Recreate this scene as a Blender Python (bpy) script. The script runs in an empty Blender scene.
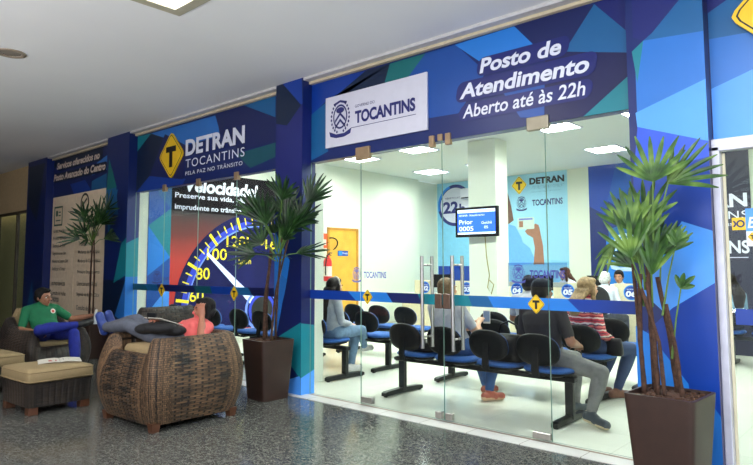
import bpy, bmesh, math, random
from mathutils import Vector, Matrix, noise
random.seed(7)
PI = math.pi
SC = bpy.context.scene
COL = SC.collection

# ------------------------------------------------------------------ colour and materials
def lin(c):
    c = c / 255.0
    return c / 12.92 if c <= 0.04045 else ((c + 0.055) / 1.055) ** 2.4
def rgb(t):
    return (lin(t[0]), lin(t[1]), lin(t[2]), 1.0)

_M = {}
def mat(name, col, rough=0.5, metal=0.0, var=0.06, nscale=14.0, bump=0.0, bscale=60.0, emit=None, spec=0.5):
    """procedural principled material: base colour broken up by noise, optional noise bump"""
    if name in _M:
        return _M[name]
    m = bpy.data.materials.new(name)
    m.use_nodes = True
    nt = m.node_tree
    b = nt.nodes['Principled BSDF']
    b.inputs['Roughness'].default_value = rough
    b.inputs['Metallic'].default_value = metal
    b.inputs['Specular IOR Level'].default_value = spec
    tc = nt.nodes.new('ShaderNodeTexCoord')
    n = nt.nodes.new('ShaderNodeTexNoise')
    n.inputs['Scale'].default_value = nscale
    n.inputs['Detail'].default_value = 3
    nt.links.new(tc.outputs['Object'], n.inputs['Vector'])
    r = nt.nodes.new('ShaderNodeValToRGB')
    c = rgb(col)
    r.color_ramp.elements[0].position = 0.3
    r.color_ramp.elements[1].position = 0.7
    r.color_ramp.elements[0].color = tuple(max(0, x * (1 - var)) for x in c[:3]) + (1,)
    r.color_ramp.elements[1].color = tuple(min(1, x * (1 + var)) for x in c[:3]) + (1,)
    nt.links.new(n.outputs['Fac'], r.inputs['Fac'])
    nt.links.new(r.outputs['Color'], b.inputs['Base Color'])
    if bump:
        n2 = nt.nodes.new('ShaderNodeTexNoise')
        n2.inputs['Scale'].default_value = bscale
        nt.links.new(tc.outputs['Object'], n2.inputs['Vector'])
        bp = nt.nodes.new('ShaderNodeBump')
        bp.inputs['Strength'].default_value = bump
        bp.inputs['Distance'].default_value = 0.01
        nt.links.new(n2.outputs['Fac'], bp.inputs['Height'])
        nt.links.new(bp.outputs['Normal'], b.inputs['Normal'])
    if emit:
        b.inputs['Emission Color'].default_value = rgb(emit[0])
        b.inputs['Emission Strength'].default_value = emit[1]
    _M[name] = m
    return m

def ramp_mat(name, build, rough=0.5, bump=0.0):
    """material whose colour (and bump height) come from build(nt, texcoord) -> (colour socket, height socket)"""
    if name in _M:
        return _M[name]
    m = bpy.data.materials.new(name)
    m.use_nodes = True
    nt = m.node_tree
    b = nt.nodes['Principled BSDF']
    b.inputs['Roughness'].default_value = rough
    tc = nt.nodes.new('ShaderNodeTexCoord')
    cs, hs = build(nt, tc)
    nt.links.new(cs, b.inputs['Base Color'])
    if bump and hs is not None:
        bp = nt.nodes.new('ShaderNodeBump')
        bp.inputs['Strength'].default_value = bump
        bp.inputs['Distance'].default_value = 0.01
        nt.links.new(hs, bp.inputs['Height'])
        nt.links.new(bp.outputs['Normal'], b.inputs['Normal'])
    _M[name] = m
    return m

def ramp(nt, src, stops, interp='LINEAR'):
    r = nt.nodes.new('ShaderNodeValToRGB')
    r.color_ramp.interpolation = interp
    els = r.color_ramp.elements
    while len(els) < len(stops):
        els.new(0.5)
    for e, (p, c) in zip(els, stops):
        e.position = p
        e.color = rgb(c)
    nt.links.new(src, r.inputs['Fac'])
    return r.outputs['Color']

def glass_mat(name, tint=(252, 254, 252), refl=0.9, rough=0.0):
    m = bpy.data.materials.new(name)
    m.use_nodes = True
    nt = m.node_tree
    nt.nodes.clear()
    out = nt.nodes.new('ShaderNodeOutputMaterial')
    tr = nt.nodes.new('ShaderNodeBsdfTransparent')
    tr.inputs['Color'].default_value = rgb(tint)
    gl = nt.nodes.new('ShaderNodeBsdfGlossy')
    gl.inputs['Roughness'].default_value = rough
    gl.inputs['Color'].default_value = (refl, refl, refl, 1)
    lw = nt.nodes.new('ShaderNodeLayerWeight')          # Schlick reflectance, the same from both sides of the sheet
    lw.inputs['Blend'].default_value = .5
    pw = nt.nodes.new('ShaderNodeMath'); pw.operation = 'POWER'; pw.inputs[1].default_value = 5
    nt.links.new(lw.outputs['Facing'], pw.inputs[0])
    fr = nt.nodes.new('ShaderNodeMath'); fr.operation = 'MULTIPLY_ADD'; fr.inputs[1].default_value = .80; fr.inputs[2].default_value = .014
    nt.links.new(pw.outputs[0], fr.inputs[0])
    mx = nt.nodes.new('ShaderNodeMixShader')
    nt.links.new(fr.outputs[0], mx.inputs['Fac'])
    nt.links.new(tr.outputs[0], mx.inputs[1])
    nt.links.new(gl.outputs[0], mx.inputs[2])
    nt.links.new(mx.outputs[0], out.inputs['Surface'])
    return m

# ------------------------------------------------------------------ mesh builder
class MB:
    def __init__(self):
        self.v = []; self.f = []; self.mi = []; self.uv = []
    def add(self, vs, fs, mi=0, uvs=None):
        o = len(self.v)
        self.v.extend([tuple(p) for p in vs])
        for k, f in enumerate(fs):
            self.f.append([o + i for i in f]); self.mi.append(mi)
            self.uv.append(uvs[k] if uvs else None)
        return self
    def box(self, c, s, mi=0, rz=0.0, bev=0.0, M=None):
        """box with optional chamfer"""
        bm = bmesh.new()
        bmesh.ops.create_cube(bm, size=1.0)
        bmesh.ops.scale(bm, vec=Vector(s), verts=bm.verts)
        if bev > 0:
            bmesh.ops.bevel(bm, geom=list(bm.edges), offset=bev, segments=2, affect='EDGES', profile=0.5)
        X = Matrix.Translation(Vector(c)) @ Matrix.Rotation(rz, 4, 'Z')
        if M is not None:
            X = M @ X
        self.bm(bm, X, mi)
        return self
    def bm(self, bm, X=None, mi=0):
        bm.verts.ensure_lookup_table()
        for i, v in enumerate(bm.verts):
            v.index = i
        vs = [(X @ v.co if X is not None else v.co) for v in bm.verts]
        self.add(vs, [[v.index for v in f.verts] for f in bm.faces], mi)
        bm.free()
    def loft(self, rings, mi=0, cap=True, closed=True, uv=False):
        n = len(rings[0]); vs = [p for r in rings for p in r]; fs = []; us = []
        for i in range(len(rings) - 1):
            for j in range(n if closed else n - 1):
                k = (j + 1) % n
                fs.append([i*n+j, i*n+k, (i+1)*n+k, (i+1)*n+j])
                us.append([(j/n, i/(len(rings)-1)), ((j+1)/n, i/(len(rings)-1)), ((j+1)/n, (i+1)/(len(rings)-1)), (j/n, (i+1)/(len(rings)-1))])
        if cap and closed:
            fs.append(list(range(n))[::-1]); us.append([(0, 0)]*n)
            fs.append([(len(rings)-1)*n + j for j in range(n)]); us.append([(0, 0)]*n)
        return self.add(vs, fs, mi, us if uv else None)
    def tube(self, pts, r, n=8, mi=0, cap=True):
        pts = [Vector(p) for p in pts]
        rs = r if isinstance(r, (list, tuple)) else [r]*len(pts)
        rings = []; prev = None
        for i, p in enumerate(pts):
            t = (pts[min(i+1, len(pts)-1)] - pts[max(i-1, 0)]).normalized()
            a = prev if prev is not None else (Vector((0, 0, 1)) if abs(t.z) < 0.9 else Vector((1, 0, 0)))
            u = (a - t*a.dot(t)).normalized(); w = t.cross(u); prev = u
            rings.append([p + (u*math.cos(2*PI*j/n) + w*math.sin(2*PI*j/n))*rs[i] for j in range(n)])
        return self.loft(rings, mi, cap)
    def ell(self, c, r, mi=0, n=16, m=10, M=None):
        c = Vector(c); rings = []
        for i in range(m + 1):
            th = PI*(0.02 + 0.96*i/m)
            ring = []
            for j in range(n):
                ph = 2*PI*j/n
                p = Vector((r[0]*math.sin(th)*math.cos(ph), r[1]*math.sin(th)*math.sin(ph), -r[2]*math.cos(th)))
                if M is not None:
                    p = M @ p
                ring.append(c + p)
            rings.append(ring)
        return self.loft(rings, mi)
    def capsule(self, p0, p1, r0, r1, mi=0, n=14, bulge=0.0, flat=1.0, side=None):
        """tapered limb with round ends; flat scales one cross axis (side)"""
        p0, p1 = Vector(p0), Vector(p1)
        t = (p1 - p0)
        L = t.length
        t = t / L if L > 1e-6 else Vector((0, 0, 1))
        a = Vector(side) if side is not None else (Vector((0, 0, 1)) if abs(t.z) < 0.9 else Vector((0, 1, 0)))
        u = (a - t*a.dot(t)).normalized(); w = t.cross(u)
        prof = []
        for k in range(4):
            th = PI/2*(1 - k/4*0.97 - 0.02)
            prof.append((-r0*math.sin(th), r0*math.cos(th)))
        for k in range(6):
            s = k/5
            prof.append((L*s, r0 + (r1 - r0)*s + bulge*math.sin(PI*min(1, s*1.25))*(1 if s < 0.8 else 0)))
        for k in range(1, 5):
            th = PI/2*(k/4*0.98)
            prof.append((L + r1*math.sin(th), r1*math.cos(th)))
        rings = [[p0 + t*h + (u*math.cos(2*PI*j/n)*flat + w*math.sin(2*PI*j/n))*max(q, 1e-3) for j in range(n)] for h, q in prof]
        return self.loft(rings, mi)
    def build(self, name, mats, parent=None, smooth=False, loc=None, rz=0.0, sharp=None):
        me = bpy.data.meshes.new(name)
        me.from_pydata(self.v, [], self.f)
        if not isinstance(mats, (list, tuple)):
            mats = [mats]
        for m in mats:
            me.materials.append(m)
        me.polygons.foreach_set('material_index', self.mi)
        if any(u is not None for u in self.uv):
            lay = me.uv_layers.new(name='UVMap')
            k = 0
            for u, f in zip(self.uv, self.f):
                for q in range(len(f)):
                    lay.data[k].uv = u[q] if u else (0, 0); k += 1
        bm = bmesh.new(); bm.from_mesh(me)
        bmesh.ops.recalc_face_normals(bm, faces=bm.faces)
        bm.to_mesh(me); bm.free()
        if smooth:
            me.polygons.foreach_set('use_smooth', [True]*len(me.polygons))
            if sharp is not None:
                try:
                    me.set_sharp_from_angle(angle=sharp)
                except Exception:
                    pass
        o = bpy.data.objects.new(name, me)
        COL.objects.link(o)
        if parent is not None:
            o.parent = parent
        if loc is not None:
            o.location = loc
        o.rotation_euler.z = rz
        return o

def tag(o, label=None, cat=None, group=None, kind=None):
    if label: o['label'] = label
    if cat: o['category'] = cat
    if group: o['group'] = group
    if kind: o['kind'] = kind
    return o
def thing(name, label, cat, loc=(0, 0, 0), rz=0.0, group=None, kind=None):
    o = bpy.data.objects.new(name, None)
    o.empty_display_size = 0.1
    COL.objects.link(o)
    o.location = loc
    o.rotation_euler = (0, 0, rz)
    return tag(o, label, cat, group, kind)
def copy_tree(o, parent=None):
    c = o.copy(); COL.objects.link(c)
    if parent is not None:
        c.parent = parent
    for ch in [q for q in bpy.data.objects if q.parent == o]:
        copy_tree(ch, c)
    return c

# ------------------------------------------------------------------ flat graphics: frame = (origin, right, up, out)
def FR(o, r, u, out):
    return (Vector(o), Vector(r), Vector(u), Vector(out))
def at(fr, a, b, e=0.0):
    return fr[0] + fr[1]*a + fr[2]*b + fr[3]*e
def poly(mb, fr, pts, mi=0, e=0.001):
    """flat polygon of arbitrary outline, triangulated"""
    bm = bmesh.new()
    vs = [bm.verts.new(at(fr, a, b, e)) for a, b in pts]
    try:
        f = bm.faces.new(vs); f.normal_update()
        bmesh.ops.triangulate(bm, faces=[f], ngon_method='EAR_CLIP')
    except ValueError:
        pass
    mb.bm(bm, None, mi)
def disc(mb, fr, c, r, mi=0, e=0.001, n=32, r2=None, lim=None):
    lim = lim or (-1e9, 1e9, -1e9, 1e9)
    poly(mb, fr, [(min(max(p[0], lim[0]), lim[1]), min(max(p[1], lim[2]), lim[3])) for p in [(c[0] + r*math.cos(2*PI*k/n), c[1] + (r2 or r)*math.sin(2*PI*k/n)) for k in range(n)]], mi, e)
def ring2d(mb, fr, c, r0, r1, mi=0, e=0.001, a0=0.0, a1=2*PI, n=48, sz=1.0, lim=None):
    vs = []; fs = []
    for k in range(n + 1):
        a = a0 + (a1 - a0)*k/n
        for r in (r0, r1):
            vs.append(at(fr, c[0] + r*math.cos(a), c[1] + sz*r*math.sin(a), e))
    for k in range(n):
        a = a0 + (a1 - a0)*(k + .5)/n
        if lim and not (lim[0] < c[0] + r1*math.cos(a) < lim[1] and lim[2] < c[1] + r1*math.sin(a) < lim[3]):
            continue
        fs.append([2*k, 2*k+1, 2*k+3, 2*k+2])
    mb.add(vs, fs, mi)
def line2d(mb, fr, p, q, w, mi=0, e=0.001):
    d = Vector((q[0]-p[0], q[1]-p[1])).normalized(); n = Vector((-d.y, d.x))*w/2
    poly(mb, fr, [(p[0]+n.x, p[1]+n.y), (q[0]+n.x, q[1]+n.y), (q[0]-n.x, q[1]-n.y), (p[0]-n.x, p[1]-n.y)], mi, e)
def rrect(x0, x1, z0, z1, r, n=5):
    out = []
    for cx, cz, a in ((x1-r, z1-r, 0), (x0+r, z1-r, PI/2), (x0+r, z0+r, PI), (x1-r, z0+r, 1.5*PI)):
        out += [(cx + r*math.cos(a + PI/2*k/n), cz + r*math.sin(a + PI/2*k/n)) for k in range(n+1)]
    return out

def text_geo(body, bold=0.0, shear=0.0, ext=0.0, space=1.0):
    cu = bpy.data.curves.new('tmp_text', 'FONT')
    cu.body = body
    cu.size = 1.0
    cu.offset = bold
    cu.shear = shear
    cu.extrude = ext
    cu.space_character = space
    cu.resolution_u = 4
    o = bpy.data.objects.new('tmp_text', cu)
    COL.objects.link(o)
    dg = bpy.context.evaluated_depsgraph_get()
    me = bpy.data.meshes.new_from_object(o.evaluated_get(dg))
    vs = [v.co.copy() for v in me.vertices]
    fs = [list(p.vertices) for p in me.polygons]
    bpy.data.objects.remove(o); bpy.data.curves.remove(cu); bpy.data.meshes.remove(me)
    return vs, fs
def text(mb, fr, body, x0, x1, z0, z1, mi=0, e=0.002, bold=0.0, shear=0.0, space=1.0, fixw=True):
    """lettering whose bounding box is x0..x1, z0..z1 on the frame"""
    vs, fs = text_geo(body, bold, shear, 0.0, space)
    if not vs:
        return
    ax, bx = min(v.x for v in vs), max(v.x for v in vs)
    ay, by = min(v.y for v in vs), max(v.y for v in vs)
    sz = (z1 - z0)/(by - ay)
    sx = (x1 - x0)/(bx - ax) if fixw else sz*0.95
    mb.add([at(fr, x0 + (v.x - ax)*sx, z0 + (v.y - ay)*sz, e) for v in vs], fs, mi)
def crest(mb, fr, cx, cz, h, mi=0, mi2=None, e=0.002):
    """oval state crest: wreath, ribbon, shield with two chevrons"""
    s = h/2
    ring2d(mb, fr, (cx, cz + .12*s), .44*s, .52*s, mi, e, sz=1.25, n=28)
    for k in range(9):                                     # wreath leaves
        for sg in (-1, 1):
            a = -1.2 + k*0.27
            px, pz = cx + sg*.66*s*math.cos(a), cz + .1*s + .82*s*math.sin(a)
            poly(mb, fr, [(px - .07*s, pz), (px, pz + .1*s), (px + .07*s, pz), (px, pz - .09*s)], mi, e)
    for dz, t in ((.16, .16), (-.18, .16)):                # chevrons
        poly(mb, fr, [(cx - .38*s, cz + (dz - .18)*s), (cx, cz + (dz + .2)*s), (cx + .38*s, cz + (dz - .18)*s), (cx + .38*s, cz + (dz - .18 - t)*s), (cx, cz + (dz + .2 - t)*s), (cx - .38*s, cz + (dz - .18 - t)*s)], mi, e)
    disc(mb, fr, (cx, cz + .46*s), .3*s, mi, e, 16, .16*s)
    poly(mb, fr, [(cx - .5*s, cz + .86*s), (cx, cz + 1.0*s), (cx + .5*s, cz + .86*s), (cx + .45*s, cz + .74*s), (cx, cz + .88*s), (cx - .45*s, cz + .74*s)], mi, e)
    poly(mb, fr, [(cx - .82*s, cz - .58*s), (cx - .3*s, cz - .78*s), (cx + .3*s, cz - .78*s), (cx + .82*s, cz - .58*s), (cx + .74*s, cz - .86*s), (cx + .3*s, cz - .98*s), (cx - .3*s, cz - .98*s), (cx - .74*s, cz - .86*s)], mi, e)
def diamond(name, label, fr, c, hw, hh, parent=None, thick=0.004, cat='sign', group=None):
    """yellow T diamond: plate with rounded corners, black rim line and black T"""
    def pts(s, r=0.12):
        out = []
        P = [(0, 1), (-1, 0), (0, -1), (1, 0)]
        for i in range(4):
            a, b, d = P[i-1], P[i], P[(i+1) % 4]
            for t in (0, .5, 1):
                q0 = (b[0] + (a[0]-b[0])*r, b[1] + (a[1]-b[1])*r); q1 = (b[0] + (d[0]-b[0])*r, b[1] + (d[1]-b[1])*r)
                m0 = (q0[0]*(1-t)+b[0]*t, q0[1]*(1-t)+b[1]*t); m1 = (b[0]*(1-t)+q1[0]*t, b[1]*(1-t)+q1[1]*t)
                out.append((c[0] + s*hw*(m0[0]*(1-t)+m1[0]*t), c[1] + s*hh*(m0[1]*(1-t)+m1[1]*t)))
        return out
    mb = MB()
    P = pts(1.0)
    vs = [at(fr, a, b, 0) for a, b in P] + [at(fr, a, b, thick) for a, b in P]
    n = len(P)
    mb.add(vs, [list(range(n)), list(range(n, 2*n))] + [[i, (i+1) % n, n+(i+1) % n, n+i] for i in range(n)], 0)
    e = thick
    poly(mb, fr, pts(.92), 1, e + .0006)
    poly(mb, fr, pts(.88), 0, e + .0012)
    poly(mb, fr, [(c[0]-.40*hw, c[1]+.38*hh), (c[0]+.40*hw, c[1]+.38*hh), (c[0]+.40*hw, c[1]+.14*hh), (c[0]+.13*hw, c[1]+.14*hh), (c[0]+.13*hw, c[1]-.5*hh), (c[0]-.13*hw, c[1]-.5*hh), (c[0]-.13*hw, c[1]+.14*hh), (c[0]-.40*hw, c[1]+.14*hh)], 1, e + .0018)
    o = mb.build(name, [M_YEL, M_BLACK], parent)
    if label:
        tag(o, label, cat, group)
    return o
WORLD, CORR, EXPO, UPL = 1.7, 65.0, 0.3, 280.0
# ------------------------------------------------------------------ shared materials
M_YEL = mat('sign_yellow', (240, 196, 30), .4, var=.03)
M_BLACK = mat('sign_black', (18, 18, 20), .45)
BL = {k: mat('vinyl_' + k, c, .33, var=.04, nscale=3) for k, c in dict(
    base=(15, 36, 100), navy=(18, 31, 90), deep=(20, 25, 78), purple=(25, 34, 108), royal=(14, 58, 152), mid=(23, 76, 158), blue=(40, 112, 196),
    sky=(36, 124, 216), light=(78, 154, 246), bright=(38, 82, 208), tealblue=(24, 94, 150), teal=(24, 126, 142), green=(14, 108, 112),
    deepgreen=(16, 80, 96), abyss=(8, 30, 62)).items()}
M_NEARWHITE = mat('lettering_white', (226, 230, 246), .4, var=.02)
M_CREAM = mat('cornice_cream', (214, 200, 172), .5)
M_WHITE_SIGN = mat('sign_panel_white', (214, 214, 230), .4, var=.02)
M_INK = mat('ink_navy', (34, 38, 110), .4)
M_INK_LIGHT = mat('decal_violet', (120, 126, 205), .4)
M_GREYTXT = mat('ink_grey', (70, 66, 62), .5)
M_STEEL = mat('brushed_steel', (176, 172, 168), .28, 1.0, var=.08, nscale=40)
M_BRASSY = mat('patch_fitting_metal', (168, 142, 112), .4, .5, var=.1)
M_ALU = mat('painted_aluminium', (212, 212, 226), .35, .2)
M_WALL = mat('painted_wall', (226, 232, 216), .6, var=.02, nscale=2)
M_CEIL_IN = mat('ceiling_indoor_paint', (246, 250, 243), .7, var=.01)
M_DARKPL = mat('black_plastic', (15, 17, 21), .55, var=.15, spec=.18)
M_DARKMET = mat('black_powder_coat', (20, 24, 27), .4, .3, var=.15)
M_UPH = mat('blue_upholstery', (26, 78, 148), .8, var=.12, nscale=60, bump=.3, bscale=300)
M_UPH_BLACK = mat('black_upholstery', (20, 22, 28), .8, var=.15, nscale=60, bump=.3, bscale=300)
M_WOODDOOR = mat('door_veneer', (222, 166, 62), .45, var=.1, nscale=5)
M_BEIGE = mat('desk_laminate', (214, 206, 178), .5, var=.05)
M_POSTER = mat('poster_pale_blue', (150, 206, 232), .45, var=.06, nscale=1.2)
M_SCREEN = mat('screen_glow', (40, 90, 230), .3, emit=((52, 108, 240), .9))
M_SCREENW = mat('screen_glow_white', (220, 230, 250), .3, emit=((215, 226, 250), 1.0))
M_GLASS = glass_mat('shop_glass')
M_GLASSDIM = glass_mat('shop_glass_dark', (244, 248, 246), .9)
M_EDGE = mat('glass_edge_green', (120, 150, 140), .2, var=.05)
M_DIFF = mat('light_diffuser', (255, 255, 255), .5, emit=((246, 255, 248), 52.0))
M_DIFF_OUT = mat('corridor_diffuser', (255, 255, 255), .5, emit=((255, 250, 240), 8.0))
M_LOUVRE = mat('light_louvre', (235, 240, 238), .3, .6)
M_LFRAME = mat('light_frame_beige', (176, 170, 148), .5)
M_WOODFOOT = mat('wood_foot', (82, 48, 29), .5, var=.2, nscale=20)
M_CUSH = mat('cushion_khaki', (150, 130, 94), .85, var=.08, nscale=90, bump=.35, bscale=260)
M_SOIL = mat('planter_bark', (78, 52, 36), .9, var=.4, nscale=60, bump=.8, bscale=70)
M_POT = mat('planter_brown', (50, 32, 25), .5, var=.16, nscale=9, bump=.12, bscale=160)
M_PAPER = mat('paper_white', (214, 208, 196), .6)
M_SKIRT = mat('skirting_stone', (196, 198, 186), .4)

def _weave(nt, tc, dark, light, su, sv, band):
    """horizontal cane strands over upright stakes: staggered bricks, darker upright bands"""
    mp = nt.nodes.new('ShaderNodeMapping'); mp.inputs['Scale'].default_value = (su, sv, 1)
    nt.links.new(tc.outputs['UV'], mp.inputs['Vector'])
    br = nt.nodes.new('ShaderNodeTexBrick')
    br.inputs['Scale'].default_value = 1.0
    br.inputs['Brick Width'].default_value = 1.0
    br.inputs['Row Height'].default_value = 1.0
    br.inputs['Mortar Size'].default_value = 0.16
    br.inputs['Mortar Smooth'].default_value = 1.0
    br.inputs['Bias'].default_value = 0.0
    br.inputs['Color1'].default_value = (0, 0, 0, 1); br.inputs['Color2'].default_value = (1, 1, 1, 1)
    br.inputs['Mortar'].default_value = (.5, .5, .5, 1)
    br.offset = 0.5
    nt.links.new(mp.outputs[0], br.inputs['Vector'])
    mp2 = nt.nodes.new('ShaderNodeMapping'); mp2.inputs['Scale'].default_value = (band, 0.25, 1)
    nt.links.new(tc.outputs['UV'], mp2.inputs['Vector'])
    n = nt.nodes.new('ShaderNodeTexNoise'); n.inputs['Scale'].default_value = 1.0; n.inputs['Detail'].default_value = 2
    nt.links.new(mp2.outputs[0], n.inputs['Vector'])
    sep = nt.nodes.new('ShaderNodeSeparateColor')
    nt.links.new(br.outputs['Color'], sep.inputs[0])
    b2 = nt.nodes.new('ShaderNodeMath'); b2.operation = 'MULTIPLY_ADD'
    nt.links.new(n.outputs['Fac'], b2.inputs[0]); b2.inputs[1].default_value = 2.4; b2.inputs[2].default_value = -.95
    a = nt.nodes.new('ShaderNodeMath'); a.operation = 'MULTIPLY_ADD'
    nt.links.new(sep.outputs[0], a.inputs[0]); a.inputs[1].default_value = .5
    nt.links.new(b2.outputs[0], a.inputs[2])
    col = ramp(nt, a.outputs[0], [(0.05, dark), (0.95, light)])
    mx = nt.nodes.new('ShaderNodeMix'); mx.data_type = 'RGBA'
    nt.links.new(br.outputs['Fac'], mx.inputs['Factor'])
    nt.links.new(col, mx.inputs['A']); mx.inputs['B'].default_value = rgb((16, 11, 9))
    inv = nt.nodes.new('ShaderNodeMath'); inv.operation = 'SUBTRACT'; inv.inputs[0].default_value = 1.0
    nt.links.new(br.outputs['Fac'], inv.inputs[1])
    return mx.outputs['Result'], inv.outputs[0]
M_WICKER = ramp_mat('wicker_cane', lambda nt, tc: _weave(nt, tc, (20, 16, 15), (146, 112, 80), 160, 52, 64), .5, 1.0)
M_WICKER_DARK = ramp_mat('wicker_dark', lambda nt, tc: _weave(nt, tc, (22, 17, 15), (82, 68, 58), 130, 36, 30), .45, 1.0)

def _granite(nt, tc):
    n = nt.nodes.new('ShaderNodeTexVoronoi'); n.inputs['Scale'].default_value = 120
    nt.links.new(tc.outputs['Object'], n.inputs['Vector'])
    n2 = nt.nodes.new('ShaderNodeTexNoise'); n2.inputs['Scale'].default_value = 24; n2.inputs['Detail'].default_value = 6; n2.inputs['Roughness'].default_value = .7
    nt.links.new(tc.outputs['Object'], n2.inputs['Vector'])
    sp = nt.nodes.new('ShaderNodeSeparateColor'); nt.links.new(n.outputs['Color'], sp.inputs[0])
    m = nt.nodes.new('ShaderNodeMath'); m.operation = 'MULTIPLY_ADD'
    nt.links.new(sp.outputs[0], m.inputs[0]); m.inputs[1].default_value = .45
    nt.links.new(n2.outputs['Fac'], m.inputs[2])
    c = ramp(nt, m.outputs[0], [(.40, (56, 58, 58)), (.72, (77, 79, 77)), (1.0, (122, 120, 113))])
    # slab joints
    br = nt.nodes.new('ShaderNodeTexBrick'); br.inputs['Scale'].default_value = 1.0
    br.inputs['Brick Width'].default_value = .8; br.inputs['Row Height'].default_value = .8; br.offset = 0
    br.inputs['Mortar Size'].default_value = .003
    br.inputs['Color1'].default_value = (0, 0, 0, 1); br.inputs['Color2'].default_value = (0, 0, 0, 1)
    nt.links.new(tc.outputs['Object'], br.inputs['Vector'])
    mx = nt.nodes.new('ShaderNodeMix'); mx.data_type = 'RGBA'
    nt.links.new(br.outputs['Fac'], mx.inputs['Factor']); nt.links.new(c, mx.inputs['A']); mx.inputs['B'].default_value = rgb((40, 40, 40))
    return mx.outputs['Result'], None
M_GRANITE = ramp_mat('granite_floor', _granite, .14)

def _tiles(nt, tc, a, b, w, joint):
    br = nt.nodes.new('ShaderNodeTexBrick'); br.inputs['Scale'].default_value = 1.0
    br.inputs['Brick Width'].default_value = w; br.inputs['Row Height'].default_value = w; br.offset = 0
    br.inputs['Mortar Size'].default_value = .003
    br.inputs['Color1'].default_value = rgb(a); br.inputs['Color2'].default_value = rgb(b); br.inputs['Mortar'].default_value = rgb(joint)
    nt.links.new(tc.outputs['Object'], br.inputs['Vector'])
    return br.outputs['Color'], None
M_TILE = ramp_mat('porcelain_tile', lambda nt, tc: _tiles(nt, tc, (224, 228, 215), (229, 232, 220), .6, (206, 210, 196)), .18)
M_SILL = ramp_mat('sill_stone', lambda nt, tc: _tiles(nt, tc, (212, 210, 206), (202, 200, 198), .48, (110, 98, 90)), .3)
def _ceil(nt, tc):
    n = nt.nodes.new('ShaderNodeTexNoise'); n.inputs['Scale'].default_value = .5; n.inputs['Detail'].default_value = 3
    nt.links.new(tc.outputs['Object'], n.inputs['Vector'])
    return ramp(nt, n.outputs['Fac'], [(.3, (238, 239, 242)), (.7, (246, 247, 249))]), None
M_CEIL = ramp_mat('corridor_ceiling_plaster', _ceil, .8)
# ------------------------------------------------------------------ facade vinyl pattern: (tone, outline in metres along the facade and up)
FASCIA1 = [('royal',[(-5.0, 3.35),(-4.57, 3.35),(-4.15, 3.33),(-5.0, 2.98)]),('abyss',[(-5.0, 2.99),(-4.18, 3.33),(-3.85, 3.33),(-3.92, 3.14),(-4.74, 3.13),(-5.0, 3.0)]),('green',[(-3.85, 3.33),(-3.4, 3.33),(-3.62, 3.15),(-3.92, 3.15)]),('mid',[(-3.41, 3.33),(-3.07, 3.33),(-2.76, 3.01),(-3.05, 2.7),(-3.4, 2.71),(-3.38, 3.14),(-3.62, 3.15)]),('sky',[(-3.08, 3.33),(-2.48, 3.34),(-2.31, 3.14),(-2.74, 3.05)]),('tealblue',[(-5.0, 3.01),(-4.73, 3.12),(-4.72, 2.57),(-5.0, 2.5)]),('navy',[(-2.46, 3.35),(-2.19, 3.35),(-1.8, 3.33),(-2.05, 3.02),(-2.21, 3.03)]),('tealblue',[(-1.8, 3.33),(-1.5, 2.98),(-1.5, 2.92),(-1.51, 2.88),(-2.05, 3.02)]),('purple',[(-1.5, 2.98),(-1.8, 3.33),(-1.73, 3.34),(-1.72, 3.35),(-1.61, 3.35),(-1.5, 3.31)]),('deep',[(-2.05, 3.02),(-1.5, 2.88),(-1.5, 2.77),(-1.92, 2.48),(-2.23, 2.48),(-2.21, 3.02)]),('teal',[(-1.91, 2.48),(-1.5, 2.77),(-1.5, 2.48)]),('mid',[(-2.63, 2.85),(-2.22, 2.82),(-2.23, 2.52),(-2.44, 2.56)])]
PILLAR = [('purple',[(-1.48, 3.37),(-1.12, 3.26),(-1.17, 3.13),(-1.37, 2.94),(-1.41, 2.91),(-1.48, 2.95)]),('tealblue',[(-1.12, 3.26),(-1.03, 3.23),(-1.03, 2.88),(-1.41, 2.91),(-1.35, 2.95),(-1.17, 3.13)]),('blue',[(-1.41, 2.91),(-1.03, 2.88),(-1.03, 2.55),(-1.47, 2.4),(-1.47, 2.72)]),('teal',[(-1.49, 2.85),(-1.41, 2.91),(-1.46, 2.62)]),('light',[(-1.03, 2.56),(-1.03, 2.15),(-1.47, 2.3),(-1.48, 2.41)]),('bright',[(-1.47, 2.31),(-1.03, 2.15),(-1.03, 2.01),(-1.5, 2.04)]),('royal',[(-1.51, 1.97),(-1.03, 2.05),(-1.03, 1.56),(-1.21, 1.62),(-1.52, 1.53)]),('light',[(-1.21, 1.64),(-1.03, 1.57),(-1.03, 1.16),(-1.3, 1.0),(-1.51, 1.2)]),('royal',[(-1.03, 1.24),(-1.03, 0.13),(-1.19, 0.1),(-1.53, 0.65),(-1.53, 0.84),(-1.29, 1.07)]),('sky',[(-1.53, 0.94),(-1.44, 0.89),(-1.21, 0.59),(-1.17, 0.1),(-1.53, 0.02)]),('blue',[(-1.14, 0.0),(-1.1, 0.51),(-1.03, 0.41),(-1.03, 0.0)])]
FASCIAR = [('purple',[(-1.03, 3.04),(-0.91, 3.1),(-0.88, 3.14),(-1.03, 3.19)]),('tealblue',[(-1.03, 3.04),(-0.91, 3.1),(-0.88, 3.14),(-0.6, 3.05),(-0.61, 2.82),(-0.84, 2.85),(-1.03, 2.86)]),('blue',[(-1.03, 2.86),(-0.84, 2.85),(-0.17, 2.8),(0.32, 2.25),(-1.03, 2.34)]),('light',[(-1.03, 2.17),(-1.03, 2.52),(-0.79, 2.6),(0.76, 3.11),(0.7, 2.17)])]
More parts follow.
